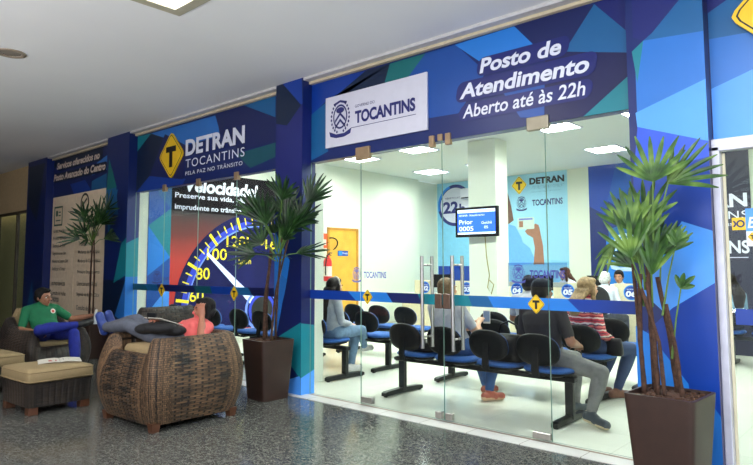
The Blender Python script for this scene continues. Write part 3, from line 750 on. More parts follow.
# fire extinguisher on the wall with its sign and hose
e = thing('fire_extinguisher', 'red fire extinguisher on the wall left of the veneer door', 'fire extinguisher', (-9.09, 4.14, 1.05))
mb = MB(); mb.loft([[(r*math.cos(2*PI*j/20), r*math.sin(2*PI*j/20), z) for j in range(20)] for z, r in ((0, .07), (.02, .085), (.40, .085), (.46, .06), (.49, .028), (.53, .028))]); mb.build('cylinder', mat('extinguisher_red', (200, 30, 34), .3), e, True, sharp=.8)
mb = MB(); mb.loft([[(.087*math.cos(2*PI*j/20), .087*math.sin(2*PI*j/20), z) for j in range(20)] for z in (.10, .30)], cap=False); mb.build('paper_label', M_PAPER, e, True)
mb = MB(); mb.tube([(0, 0, .53), (0, .05, .57), (0, .12, .57)], .012, 8); mb.tube([(0, .02, .545), (0, .10, .52)], .009, 8); mb.build('valve_handle', M_DARKMET, e, True)
mb = MB(); mb.tube([(.02, 0, .54), (.05, -.08, .48), (.06, -.12, .30), (.05, -.1, .12)], .012, 8); mb.build('hose', M_DARKPL, e, True)
MB().box((-.095, 0, .3), (.04, .06, .2)).build('bracket', M_DARKMET, e)
mb = MB(); q = FR((-9.193, 0, 0), (0, 1, 0), (0, 0, 1), (1, 0, 0)); poly(mb, q, [(4.0, 1.72), (4.22, 1.72), (4.22, 2.02), (4.0, 2.02)], 0, .002); poly(mb, q, [(4.03, 1.78), (4.19, 1.78), (4.19, 1.9), (4.03, 1.9)], 1, .003)
tag(mb.build('safety_sign', [mat('sign_orange_red', (226, 92, 50), .5), M_PAPER]), 'small orange safety sign above the fire extinguisher', 'sign')
mb = MB(); mb.tube([(-9.15 + .05*math.sin(t), 4.27 + .20*math.cos(t), 1.80 + .13*math.sin(t)) for t in [(-1.9 + 3.8*k/18) for k in range(19)]], .014, 8)
tag(mb.build('hose_loop', M_DARKPL, None, True), 'black hose loop hung on wall above the fire extinguisher', 'hose')
# white air conditioner on the left wall above the recess
# ------------------------------------------------------------------ back wall graphics
p = thing('licence_poster', 'pale blue wall poster of raised hand holding licence card, with logos', 'poster', (-7.55, 8.2, .5))
fr = FR((7.55, 0, -.5), (1, 0, 0), (0, 0, 1), (0, -1, 0))
mb = MB(); mb.box((-.02, -.004, 1.47), (3.5, .008, 2.94), 0)
poly(mb, fr, [(-9.3, .5), (-7.7, .5), (-7.7, 1.35), (-9.3, 1.35)], 1, .009)
poly(mb, fr, [(-9.3, 3.0), (-8.0, 1.9), (-6.6, 1.5), (-5.82, 1.45), (-5.82, 1.36), (-9.3, 1.36)], 2, .009)
mb.build('panel', [M_POSTER, BL['royal'], mat('poster_pale_blue_2', (128, 196, 232), .45)], p)
mb = MB()
poly(mb, fr, [(-7.62, 3.3), (-7.32, 3.2), (-7.2, 2.75), (-7.14, 2.4), (-7.3, 2.3), (-7.6, 2.4)], 0, .011)
poly(mb, fr, [(-7.9, 2.3), (-7.45, 2.38), (-7.1, 2.26), (-6.95, 2.0), (-6.78, 1.40), (-7.0, 1.36), (-8.0, 1.36)], 1, .0115)
poly(mb, fr, [(-7.0, 1.95), (-6.74, 1.75), (-6.6, 1.45), (-6.8, 1.38), (-7.0, 1.5)], 1, .0120)
mb.build('figure', [mat('print_brown', (98, 66, 56), .5), mat('print_shirt_blue', (104, 170, 238), .5)], p)
mb = MB()
poly(mb, fr, [(-6.86, 2.14), (-6.72, 2.24), (-6.58, 2.3), (-6.5, 2.22), (-6.46, 2.0), (-6.42, 1.8), (-6.40, 1.38), (-6.66, 1.38), (-6.62, 1.75), (-6.66, 1.98), (-6.8, 2.06)], 0, .0125)
for k in range(4):
    line2d(mb, fr, (-6.80 + .07*k, 2.12), (-6.74 + .07*k, 2.27), .045, 0, .0127)
mb.build('printed_hand', [mat('print_skin', (150, 104, 84), .5)], p)
mb = MB(); poly(mb, fr, rrect(-7.04, -6.62, 2.18, 2.45, .03), 0, .0135); poly(mb, fr, [(-7.0, 2.23), (-6.9, 2.23), (-6.9, 2.37), (-7.0, 2.37)], 1, .0138); poly(mb, fr, [(-7.0, 2.39), (-6.66, 2.39), (-6.66, 2.43), (-7.0, 2.43)], 2, .0138)
mb.build('printed_card', [mat('print_card', (196, 214, 206), .5), mat('print_skin', (150, 104, 84), .5), M_INK_LIGHT], p)
mb = MB(); crest(mb, fr, -6.93, 2.77, .34, 0, None, .0125); text(mb, fr, 'TOCANTINS', -6.66, -5.93, 2.70, 2.84, 0, .0125, .03); text(mb, fr, 'DETRAN', -6.72, -5.88, 3.19, 3.34, 1, .0125, .05)
mb.build('logo_lettering', [M_INK, mat('logo_black', (26, 28, 40), .5)], p)
mb = MB(); text(mb, fr, 'TOCANTINS', -6.70, -5.88, 3.08, 3.15, 0, .0125, 0, 1.2); text(mb, fr, 'PELA PAZ NO TRÂNSITO', -6.70, -5.95, 3.0, 3.04, 0, .0125, 0, 1.1); mb.build('logo_subline', [mat('logo_grey', (120, 170, 200), .5)], p)
diamond('diamond_sign', 'yellow T diamond printed left of DETRAN on the pale blue poster', FR((0, 8.187, 0), (1, 0, 0), (0, 0, 1), (0, -1, 0)), (-6.98, 3.2), .20, .22, None, .001)
mb = MB(); c = (-8.77, 2.86)
disc(mb, fr, c, .44, 0, .0125, 48); ring2d(mb, fr, c, .44, .52, 1, .0125); ring2d(mb, fr, c, .46, .52, 2, .013, 1.9, 3.4); text(mb, fr, 'ABERTO ATÉ ÀS', c[0] - .30, c[0] + .32, c[1] + .16, c[1] + .22, 1, .014, .004); text(mb, fr, '22', c[0] - .36, c[0] + .10, c[1] - .20, c[1] + .10, 1, .014, .04); text(mb, fr, 'h', c[0] + .13, c[0] + .30, c[1] - .20, c[1] + .03, 1, .014, .03)
mb.build('hours_badge', [M_WHITE_SIGN, M_INK, BL['sky']], p)
# blue mural right of the white strip
p = thing('blue_mural', 'blue faceted wall mural with white crest right of white wall strip', 'mural', (-1.9, 8.2, 0))
fr = FR((1.9, 0, 0), (1, 0, 0), (0, 0, 1), (0, -1, 0)); keys = list(BL)
mb = MB(); mb.box((0, -.004, 1.725), (6.88, .008, 3.45), 0)
for k, (c, q) in enumerate((('royal', [(-5.34, 3.45), (-4.75, 3.45), (-5.0, 2.4), (-5.34, 2.6)]), ('mid', [(-4.75, 3.45), (-3.6, 3.45), (-3.3, 2.4), (-4.3, 2.2), (-4.95, 2.7)]), ('tealblue', [(-4.95, 2.1), (-4.2, 2.3), (-3.4, 1.9), (-3.9, .8), (-4.9, .9)]), ('sky', [(-5.0, 1.9), (-4.5, 2.0), (-3.95, 1.5), (-4.1, .9), (-5.0, .9)]), ('royal', [(-4.3, .6), (-3.9, 1.9), (-3.2, 2.2), (-2.9, .6)]))):
    poly(mb, fr, q, keys.index(c), .0085 + .0004*k)
mb.build('panel', [BL[k] for k in keys], p)
mb = MB(); crest(mb, fr, -4.62, 1.62, .78, 0, None, .012); mb.build('crest', [mat('mural_white', (196, 222, 246), .5)], p)

# dark banner seen through the right door
p = thing('dark_banner', 'dark navy banner with white DETRAN lettering seen through right glass door', 'banner', (-2.9, 6.17, 0))
fr = FR((2.9, 0, 0), (1, 0, 0), (0, 0, 1), (0, -1, 0))
mb = MB(); mb.box((.09, 0, 1.58), (1.64, .03, 3.16), 0); mb.build('panel', [mat('banner_navy', (16, 18, 46), .5)], p)
mb = MB()
for s, z0, z1, bo, sp in (('DETRAN', 2.24, 2.45, .03, 1), ('TOCANTINS', 2.06, 2.18, 0, 1.1), ('PELA PAZ NO TRÂNSITO', 1.95, 2.01, .005, 1), ('TOCANTINS', 1.53, 1.73, .025, 1)):
    text(mb, fr, s, -3.36, -2.03, z0, z1, 0, .018, bo, 0, sp)
line2d(mb, fr, (-3.3, 1.47), (-2.05, 1.47), .012, 0, .018)
mb.build('lettering', [M_NEARWHITE], p)

# ------------------------------------------------------------------ recessed ceiling lights
def ceiling_light(x, y, z, label, w=.60, h=.60, group=None, out=False):
    t = thing('ceiling_light', label, 'ceiling light', (x, y, z), 0, group)
    mb = MB()
    b = .09 if out else .03
    for sx in (-1, 1):
        mb.box((sx*(w/2 - b/2), 0, -.008), (b, h, .016)); mb.box((0, sx*(h/2 - b/2), -.008), (w - 2*b, b, .016))
    mb.build('frame', M_LFRAME if out else M_WHITE_SIGN, t)
    MB().box((0, 0, -.003), (w - 2*b, h - 2*b, .006)).build('diffuser', M_DIFF_OUT if out else M_DIFF, t)
    if not out:
        mb = MB()
        for k in range(1, 5):
            mb.box((-w/2 + w*k/5, 0, -.014), (.008, h - .06, .014))
        for k in range(1, 3):
            mb.box((0, -h/2 + h*k/3, -.014), (w - .06, .008, .014))
        mb.build('louvre', M_LOUVRE, t)
    return t
G = 'square ceiling lights inside the office'
XN = {-8.2: 'far left', -6.8: 'left', -5.45: 'pillar-side', -4.12: 'right', -2.8: 'far right', -1.4: 'extreme right'}
for x, n in XN.items():
    for y, r in ((1.9, 'row nearest the glass'), (4.15, 'middle row'), (6.45, 'row nearest the desks')):
        if x == -5.45 and y > 2:
            continue
        ceiling_light(x - (.15 if y == 6.45 and x == -4.12 else 0), y, ZI, 'square office ceiling light, %s one in the %s' % (n, r), group=G)
ceiling_light(-3.85, -2.53, ZC, 'large bright corridor ceiling light with beige frame, top left', 1.2, 1.2, None, True)
t = thing('ceiling_spot', 'round recessed ceiling spot in the corridor ceiling, far left', 'ceiling light', (-6.47, -2.54, ZC))
mb = MB(); mb.loft([[(r*math.cos(2*PI*j/28), r*math.sin(2*PI*j/28), z) for j in range(28)] for z, r in ((0, .135), (-.012, .13), (-.012, .10), (-.002, .095))], cap=False); mb.build('rim', mat('spot_rim', (150, 136, 120), .4), t, True)
mb = MB(); mb.ell((0, 0, .0), (.095, .095, .01)); mb.build('lens', mat('spot_lens', (150, 142, 132), .2), t, True)

# ------------------------------------------------------------------ screen on the pillar
t = thing('queue_monitor', 'flat queue screen showing Prior 0005 mounted on the white pillar', 'monitor', (-5.51, 4.10, 1.825), math.radians(3))
MB().box((0, 0, .245), (.79, .055, .49), bev=.008).build('bezel', M_DARKPL, t)
fr = FR((0, -.028, 0), (1, 0, 0), (0, 0, 1), (0, -1, 0))
mb = MB(); poly(mb, fr, [(-.35, .045), (.35, .045), (.35, .45), (-.35, .45)], 0, .001)
poly(mb, fr, [(-.35, .40), (.35, .40), (.35, .45), (-.35, .45)], 1, .0015); poly(mb, fr, [(-.35, .045), (.35, .045), (.35, .075), (-.35, .075)], 1, .0015); mb.build('display', [M_SCREEN, M_SCREENW], t)
mb = MB(); text(mb, fr, 'Prior', -.32, -.06, .21, .285, 0, .003, .01); text(mb, fr, '0005', -.32, -.05, .10, .175, 0, .003, .01); text(mb, fr, 'Guichê', .10, .29, .205, .25, 0, .003, .005); text(mb, fr, '05', .15, .22, .13, .175, 0, .003, .005); text(mb, fr, 'SENHA  Atendimento', -.32, .16, .34, .372, 0, .003); mb.build('display_text', [M_SCREENW], t)
mb = MB(); mb.box((0, .073, .24), (.2, .096, .2)); mb.build('wall_bracket', M_DARKMET, t)
mb = MB(); mb.tube([(x_, 4.214, z_) for x_, z_ in ((-5.43, 1.83), (-5.41, 1.5), (-5.36, 1.2), (-5.40, 1.0), (-5.33, .9), (-5.28, 1.05), (-5.36, 1.12))], .008, 6); tag(mb.build('cable', mat('cable_yellow', (150, 140, 60), .5), None, True), 'thin cable hanging below the queue screen on the pillar', 'cable')
# white split air conditioner left of the pillar on back wall
t = thing('air_conditioner', 'white wall air conditioner beside the 22h badge, left of pillar', 'air conditioner', (-8.1, 8.092, 3.1))
mb = MB(); mb.box((0, 0, 0), (.8, .2, .27), bev=.04); mb.build('body', M_WHITE_SIGN, t, True, sharp=.6)
mb = MB(); mb.box((0, -.095, -.10), (.7, .02, .03)); mb.build('air_vane', M_DARKPL, t)
# distribution box on pillar side, small dark screen on desk etc come with the desks
# ------------------------------------------------------------------ waiting benches
def sup(w, d, z, n=28, e=3.0, cx=0, cy=0):
    out = []
    for k in range(n):
        a = 2*PI*k/n; c, s = math.cos(a), math.sin(a)
        out.append(Vector((cx + w*math.copysign(abs(c)**(2/e), c), cy + d*math.copysign(abs(s)**(2/e), s), z)))
    return out
def back_ring(w, h, y, n=28):
    """rounded backrest outline in x-z, bowed so that its sides come forward"""
    out = []
    for k in range(n):
        a = 2*PI*k/n; c, s = math.cos(a), math.sin(a)
        x = w*math.copysign(abs(c)**(2/2.7), c); z = h*math.copysign(abs(s)**(2/2.5), s)
        x *= (1.0 if z < 0 else 1 - .12*(z/h)**2)
        out.append(Vector((x, y + .35*x*x - .18*z, .635 + z)))
    return out
def seat_meshes():
    m = {}
    mb = MB(); mb.loft([sup(.20, .20, .425), sup(.222, .222, .437), sup(.225, .225, .452), sup(.21, .21, .468), sup(.15, .15, .474)]); m['seat'] = mb.build('seat', M_UPH, None, True)
    mb = MB(); mb.loft([sup(.12, .12, .385), sup(.19, .19, .405), sup(.213, .213, .428), sup(.20, .20, .436)]); m['seat_shell'] = mb.build('seat_shell', M_DARKPL, None, True)
    mb = MB(); mb.loft([back_ring(.14, .085, -.305), back_ring(.19, .126, -.297), back_ring(.206, .139, -.280), back_ring(.199, .133, -.268)]); m['backrest'] = mb.build('backrest', M_DARKPL, None, True)
    mb = MB(); mb.loft([back_ring(.197, .131, -.272), back_ring(.200, .134, -.260), back_ring(.188, .122, -.240), back_ring(.13, .085, -.236)]); m['pad'] = mb.build('pad', M_UPH, None, True)
    mb = MB()
    mb.loft([[Vector((sx*.03, y + dy, z + dz)) for sx, dy, dz in ((-1, a, b), (1, a, b), (1, -a, -b), (-1, -a, -b))] for y, z, a, b in ((-.02, .40, 0, .012), (-.20, .39, 0, .012), (-.29, .41, .010, .010), (-.32, .47, .012, 0), (-.305, .58, .012, 0), (-.30, .66, .010, 0))])
    m['back_bracket'] = mb.build('back_bracket', M_DARKPL, None, True, sharp=.6)
    return m
PROTO = seat_meshes()
def child(src, parent, loc=(0, 0, 0)):
    o = src.copy(); COL.objects.link(o); o.parent = parent; o.location = loc
    return o
def bench(xs, y, legs, label, z=0.0, rz=0.0):
    cx = (xs[0] + xs[-1])/2
    t = thing('waiting_bench', label, 'bench', (cx, y, 0), rz, 'rows of linked waiting seats')
    x0, x1 = min(min(xs), min(legs)) - .06, max(max(xs), max(legs)) + .06
    MB().box(((x0 + x1)/2 - cx, 0, .365), (x1 - x0, .075, .045), bev=.006).build('beam', M_DARKMET, t)
    for lx in legs:
        mb = MB(); mb.box((lx - cx, 0, .19), (.075, .05, .32), bev=.006)
        mb.loft([[Vector((lx - cx + sx*.03, yy, z_)) for sx, z_ in ((-1, .012), (1, .012), (1, h), (-1, h))] for yy, h in ((-.31, .045), (-.28, .055), (0, .065), (.28, .055), (.31, .045))])
        for yy in (-.28, .28):
            mb.tube([(lx - cx, yy, 0), (lx - cx, yy, .02)], .022, 10)
        mb.build('leg', M_DARKMET, t)
    for x in xs:
        s = child(PROTO['seat'], t, (x - cx, 0, 0)); child(PROTO['seat_shell'], s)
        b = child(PROTO['backrest'], t, (x - cx, 0, 0)); child(PROTO['pad'], b)
        child(PROTO['back_bracket'], t, (x - cx, 0, 0))
    return t
bench([-4.03, -3.54, -3.05, -2.56], .69, (-4.28, -2.40), 'bench of four black backed seats nearest the glass, where man in black sits')
bench([-7.13, -6.62, -6.12, -5.60], .87, (-7.1, -5.33), 'bench nearest the glass left of aisle, where woman in grey sits')
bench([-8.75, -8.25, -7.75], .85, (-8.6, -7.8), 'short bench nearest the speedometer poster, behind reclining woman')
bench([-7.05, -6.53, -6.02, -5.50], 1.69, (-6.9, -5.35), 'second-row bench left of aisle, behind the woman in grey')
bench([-4.12, -3.62, -3.13, -2.63], 1.72, (-4.37, -2.55), 'second-row bench right of aisle, where woman in striped jumper sits')
bench([-7.2, -6.68, -6.17, -5.66], 2.68, (-7.0, -5.8), 'third-row bench left of aisle, empty seats before white wall')
bench([-4.2, -3.7, -3.2, -2.7], 2.68, (-4.3, -2.45), 'third-row bench right of aisle, behind striped jumper woman')
bench([-2.15, -1.62], 5.1, (-2.1, -1.7), 'two-seat bench seen through the right glass door')
for o in PROTO.values():
    bpy.data.objects.remove(o)

# bags left on seats
def handbag(name, label, loc, s=(.30, .15, .20), rz=0.0, m=None, strap=True):
    t = thing(name, label, 'bag', loc, rz)
    mb = MB(); rings = []
    for h, w, d in ((0, .45, .42), (.06, .5, .5), (.4, .5, .5), (.8, .44, .34), (1.0, .40, .16)):
        rings.append([Vector((p.x, p.y, p.z)) for p in sup(s[0]*w, s[1]*d, s[2]*h, 24, 3.5)])
    mb.loft(rings); m = m or mat('bag_black_leather', (20, 18, 20), .5, var=.2, nscale=20, bump=.3, spec=.2)
    mb.build('bag_body', m, t, True)
    if strap:
        mb = MB(); mb.tube([(-s[0]*.32, 0, s[2]*.95), (-s[0]*.25, 0, s[2]*1.35), (0, 0, s[2]*1.5), (s[0]*.25, 0, s[2]*1.35), (s[0]*.32, 0, s[2]*.95)], .010, 8); mb.build('strap', m, t, True)
    return t
handbag('handbag', 'black handbag slumped on the seat left of the man in black', (-2.98, .68, .474), (.34, .28, .24))
handbag('handbag', 'low black bag on the leftmost seat of the front bench', (-3.98, .66, .474), (.34, .24, .12), strap=False)
mb = MB(); mb.box((0, 0, .03), (.16, .2, .05), 0, .3, bev=.02); mb.box((.02, .02, .075), (.12, .14, .04), 1, -.2, bev=.015)
tag(mb.build('folded_clothes', [mat('cloth_pale_blue', (150, 190, 220), .8), mat('cloth_pink', (214, 180, 186), .8)], None, True, loc=(-3.92, .80, .474), sharp=.6), 'pale folded clothes on the leftmost seat of front bench', 'clothes')
handbag('handbag', 'dark handbag hanging by right hip of woman in striped jumper', (-2.40, 1.72, .46), (.17, .10, .17), strap=False)

# ------------------------------------------------------------------ service desks
def desk(x, num, label):
    t = thing('service_desk', label, 'desk', (x, 6.05, 0), 0, 'numbered service desks')
    mb = MB(); mb.box((0, .02, .37), (.96, .03, .74)); mb.build('front_panel', M_BEIGE, t)
    for s in (-1, 1):
        MB().box((s*.48, .34, .37), (.03, .66, .74)).build('side_panel', M_BEIGE, t)
    MB().box((0, .32, .75), (1.02, .72, .03), bev=.004).build('worktop', mat('worktop_pale', (222, 218, 200), .4), t)
    MB().box((.10, .0, .90), (.44, .025, .30), bev=.003).build('name_panel', M_BEIGE, t)
    fr = FR((0, -.013, 0), (1, 0, 0), (0, 0, 1), (0, -1, 0))
    mb = MB(); disc(mb, fr, (.16, .90), .125, 0, .001); disc(mb, fr, (.16, .90), .105, 1, .0015); text(mb, fr, num, .07, .25, .83, .93, 2, .003, .05, .1); text(mb, fr, 'GUICHÊ', .09, .23, .945, .97, 2, .003, .01)
    mb.build('number_badge', [BL['sky'], BL['royal'], M_NEARWHITE], t)
    return t
for x, n, l in ((-8.24, '02', 'leftmost numbered service desk, beside the white wall corner'), (-7.18, '03', 'service desk with number badge just left of the pillar cable'), (-6.05, '04', 'service desk with badge 04 below the hand poster'), (-5.03, '05', 'service desk in front of the long-haired woman clerk'), (-3.92, '06', 'service desk with badge where white-haired man is served')):
    desk(x, n, l)
def desk_screen(x, y, label, rz=0):
    t = thing('desk_screen', label, 'monitor', (x, y, .765), rz)
    MB().box((0, 0, .006), (.22, .16, .012), bev=.004).build('stand_base', M_DARKPL, t)
    MB().box((0, .01, .08), (.05, .03, .15)).build('stand_neck', M_DARKPL, t)
    MB().box((0, 0, .27), (.44, .04, .28), bev=.008).build('screen_back', M_DARKPL, t)
desk_screen(-7.75, 6.25, 'small dark desk screen seen between the door handles', .2)
desk_screen(-6.66, 6.2, 'dark desk screen at the foot of the white pillar', 0)
desk_screen(-5.45, 6.25, 'dark desk screen beside the long-haired woman clerk', -.2)
desk_screen(-4.42, 6.3, 'dark desk screen left of the seated clerk in white', -.2)

# ------------------------------------------------------------------ lounge furniture in the corridor
def armchair(label, loc, rz, mw, h_arm=.74, h_front=.50, h_back=.76, W=.46, D=.46, bulge=.05, cush=.60):
    """square wicker tub chair, open front on -y"""
    t = thing('wicker_armchair', label, 'armchair', loc, rz)
    n = 72
    def outline(w, d, e=9.0):
        out = []
        for k in range(n):
            a = 2*PI*k/n - PI/2; c, s = math.cos(a), math.sin(a)
            out.append((w*math.copysign(abs(c)**(2/e), c), d*math.copysign(abs(s)**(2/e), s)))
        return out
    base = outline(1, 1)
    def top(k):
        x, y = base[k]
        f = max(0.0, min(1.0, (-y - .80)/.2)) * max(0.0, min(1.0, (.86 - abs(x))/.16))
        b = max(0.0, min(1.0, (y - .3)/.5))
        f = f*f*(3 - 2*f)
        return (h_arm*(1 - b) + h_back*b)*(1 - f) + h_front*f
    rings = []; m = 12
    for i in range(m + 1):
        s = i/m
        g = .85 + .15*math.sin(PI*min(1, s*1.02))**.8
        rings.append([Vector((base[k][0]*W*g, base[k][1]*D*g, .055 + (top(k) - .055)*s)) for k in range(n)])
    T = .085
    for off, dz in ((.03, .018), (.06, .016), (T, -.01)):
        rings.append([Vector((base[k][0]*(W*.852 - off), base[k][1]*(D*.852 - off), top(k) + dz)) for k in range(n)])
    rings.append([Vector((base[k][0]*(W*.85 - T), base[k][1]*(D*.85 - T), .34)) for k in range(n)])
    mb = MB(); mb.loft(rings, 0, True, True, True)
    mb.build('wicker_shell', mw, t, True, sharp=1.0)
    for sx in (-1, 1):
        for sy in (-1, 1):
            mb = MB(); mb.loft([[Vector((sx*W*.77 + a*r, sy*D*.77 + b*r, z)) for a, b in ((-1, -1), (1, -1), (1, 1), (-1, 1))] for z, r in ((0, .030), (.075, .040))]); mb.build('foot', M_WOODFOOT, t)
    w, d = W*.85 - T - .012, D*.85 - T - .012
    mb = MB(); mb.loft([sup(w*.96, d*.96, .35, 40, 7), sup(w, d, .38, 40, 7), sup(w, d, cush - .03, 40, 7), sup(w*.96, d*.96, cush, 40, 6), sup(w*.6, d*.6, cush + .015, 40, 5)]); mb.build('seat_cushion', M_CUSH, t, True, sharp=1.2)
    return t
A1 = armchair('large tan wicker tub armchair holding the reclining woman in pink', (-5.20, -1.50, 0), math.radians(2), M_WICKER, .735, .60, .74, .495, .495, cush=.655)
A2 = armchair('dark wicker armchair with khaki cushion behind reclining woman, by the glass', (-7.15, -.62, 0), math.radians(-90), M_WICKER_DARK, .60, .40, .86, .42, .42, cush=.48)
A3 = armchair('dark wicker armchair in which the man in green sits', (-8.46, -1.40, 0), math.radians(98), M_WICKER_DARK, .56, .36, .70, .42, .42, cush=.42)
mb = MB(); mb.loft([[Vector((x, y + .0, z)) for x, y, z in ((-.25, a, .44), (.25, a, .44), (.27, b, .66), (.20, b, .82), (-.20, b, .82), (-.27, b, .66))] for a, b in ((.20, .26), (.30, .36))]); mb.build('back_cushion', M_CUSH, A3, True, sharp=.9)

def ottoman(label, loc, rz, w=.36, d=.31):
    t = thing('wicker_ottoman', label, 'ottoman', loc, rz)
    mb = MB(); mb.loft([sup(w*.90, d*.90, .07, 64, 18), sup(w*.92, d*.92, .2, 64, 18), sup(w*.95, d*.95, .285, 64, 18)], 0, True, True, True); mb.build('wicker_base', M_WICKER_DARK, t, True, sharp=1.0)
    mb = MB(); mb.loft([sup(w*.92, d*.92, .287, 48, 14), sup(w*.965, d*.965, .305, 48, 14), sup(w*.97, d*.97, .37, 48, 13), sup(w*.94, d*.94, .398, 48, 11), sup(w*.7, d*.7, .412, 48, 5), sup(w*.2, d*.2, .416, 48, 3)]); c = mb.build('cushion', M_CUSH, t, True, sharp=1.4)
    for z, k in ((.303, .97), (.385, .96)):
        mb = MB(); p = sup(w*k, d*k, z, 48, 14); mb.tube(p + [p[0], p[1]], .006, 6, cap=False); mb.build('piping', M_CUSH, c, True)
    for sx in (-1, 1):
        for sy in (-1, 1):
            MB().box((sx*w*.74, sy*d*.74, .035), (.085, .085, .07), bev=.004).build('foot', M_WOODFOOT, t)
    return t
ottoman('dark wicker ottoman with khaki cushion and a magazine on top', (-6.47, -2.09, 0), math.radians(3), .34, .32)
ottoman('dark wicker ottoman cut by the left edge of the photo', (-7.82, -2.32, 0), math.radians(4), .40, .36)
t = thing('magazine', 'open magazine lying on the khaki ottoman cushion', 'magazine', (-6.50, -1.97, .415), math.radians(72))
for s in (-1, 1):
    mb = MB()
    mb.loft([[Vector((s*x, y, z)) for y, z in ((-.14, z0), (.14, z0 + .002), (.14, z0 + .007), (-.14, z0 + .005))] for x, z0 in ((.002, .008), (.05, .014), (.12, .010), (.19, .002))])
    mb.build('page', M_PAPER, t, True, sharp=.7)
mb = MB(); q = FR((0, 0, .0185), (1, 0, 0), (0, 1, 0), (0, 0, 1))
poly(mb, q, [(-.10, -.1), (-.03, -.1), (-.03, .0), (-.10, .0)], 0, 0); poly(mb, q, [(.03, -.02), (.08, -.02), (.08, .1), (.03, .1)], 1, 0); mb.build('printed_pictures', [mat('print_red', (180, 60, 50), .6), mat('print_grey', (90, 90, 100), .6)], t)
# ------------------------------------------------------------------ planters and palms
def planter(label, loc, rz, top=.20, bot=.155, h=.60):
    t = thing('square_planter', label, 'planter', loc, rz)
    mb = MB(); S = lambda r, z: sup(r, r, z, 48, 14)
    mb.loft([S(bot, 0), S(bot + (top - bot)*.5, h*.5), S(top, h - .01), S(top, h), S(top - .018, h + .002), S(top - .022, h - .035)], 0, True); mb.build('pot', M_POT, t, True, sharp=.8)
    mb = MB(); S2 = [(top - .026)*k for k in (1, .6, .2)]
    mb.loft([sup(r, r, h - .03 + .014*i, 32, 10) for i, r in enumerate(S2)])
    rnd = random.Random(3)
    for _ in range(90):
        x, y = rnd.uniform(-1, 1)*(top - .045), rnd.uniform(-1, 1)*(top - .045)
        mb.box((x, y, h - .012), (rnd.uniform(.02, .045), rnd.uniform(.012, .02), .012), 0, rnd.uniform(0, 3))
    mb.build('bark_mulch', M_SOIL, t)
    return t
planter('brown square planter at the right, in front of the bright blue pillar', (-1.2, -.55, 0), math.radians(-3))
planter('brown square planter at foot of the blue column, beside wicker armchair', (-5.17, -.42, 0), math.radians(-4))
planter('dark brown planter at back left in front of the list board', (-9.45, -.42, 0), math.radians(22), .22, .17, .62)

def leafmat(name, a, b, c):
    def f(nt, tc):
        n = nt.nodes.new('ShaderNodeTexNoise'); n.inputs['Scale'].default_value = 9
        nt.links.new(tc.outputs['Object'], n.inputs['Vector'])
        return ramp(nt, n.outputs['Fac'], [(.3, a), (.5, b), (.72, c)]), None
    return ramp_mat(name, f, .38)
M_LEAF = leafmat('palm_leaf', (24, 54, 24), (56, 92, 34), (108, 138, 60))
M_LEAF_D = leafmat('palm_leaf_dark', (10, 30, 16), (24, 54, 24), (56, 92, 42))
M_CANE = mat('palm_cane_fibre', (66, 42, 29), .85, var=.45, nscale=30, bump=.9, bscale=60)
M_PETIOLE = mat('palm_petiole', (86, 118, 50), .5, var=.2)
def frond(hub, d, nrm, L, spread, n, droop, rnd, ml, base=None, wid=.042):
    """fan leaf: folded leaflets radiating from the hub; d main direction, nrm leaf normal"""
    hub, d, nrm = Vector(hub), Vector(d).normalized(), Vector(nrm)
    nrm = (nrm - d*nrm.dot(d)).normalized(); sd = nrm.cross(d)
    mb = MB()
    for k in range(n):
        a = spread*(k/(n - 1) - .5) if n > 1 else 0
        dr = d*math.cos(a) + sd*math.sin(a)
        l = L*(1 - .22*(abs(a)/(spread/2 + .01))**2)*rnd.uniform(.92, 1.06)
        ac = (-d*math.sin(a) + sd*math.cos(a))
        tw = nrm*rnd.uniform(-.10, .16)
        rows = []
        for i in range(6):
            s = i/5
            w = wid*.5*(math.sin(PI*min(1, .10 + .80*s))**.7)*(1 - .25*(s > .9))*(1.0 if s < .92 else .7)
            p = hub + (dr + tw*s)*l*s - Vector((0, 0, 1))*droop*l*s*s
            rows.append((p - ac*w + nrm*w*.35, p - nrm*w*.10, p + ac*w + nrm*w*.35))
        vs = [q for r in rows for q in r]; fs = []
        for i in range(5):
            for j in range(2):
                fs.append([3*i+j, 3*i+j+1, 3*i+j+4, 3*i+j+3])
        mb.add(vs, fs, 0)
    if base is not None:
        b = Vector(base); mid = (b + hub)/2 + Vector((0, 0, .03))
        mb.tube([b, mid, hub], [.007, .005, .004], 6, 1)
    return mb
def _thin(f):
    return f[:3] + (f[3]*1.04, f[4]*.86, max(4, round(f[5]*.78)), f[6]) + f[7:]
def palm(label, loc, canes, fronds, ml, seed=1):
    t = thing('fan_palm', label, 'palm', loc)
    rnd = random.Random(seed)
    for pts, r in canes:
        P = [Vector(p) for p in pts]; fine = []
        for i in range(len(P) - 1):
            for k in range(6):
                fine.append(P[i].lerp(P[i+1], k/6))
        fine.append(P[-1])
        mb = MB(); mb.tube(fine, [.74*r*(1 - .25*i/len(fine))*rnd.uniform(.86, 1.16) for i in range(len(fine))], 8); mb.build('cane', M_CANE, t, True)
    for f in fronds:
        base = f[7] if len(f) > 7 else None
        f = _thin(f)
        mb = frond(*f[:7], rnd, ml, base, .031)
        mb.build('frond', [ml, M_PETIOLE], t)
    return t
CAM = Vector((0, -4.476, 1.35))
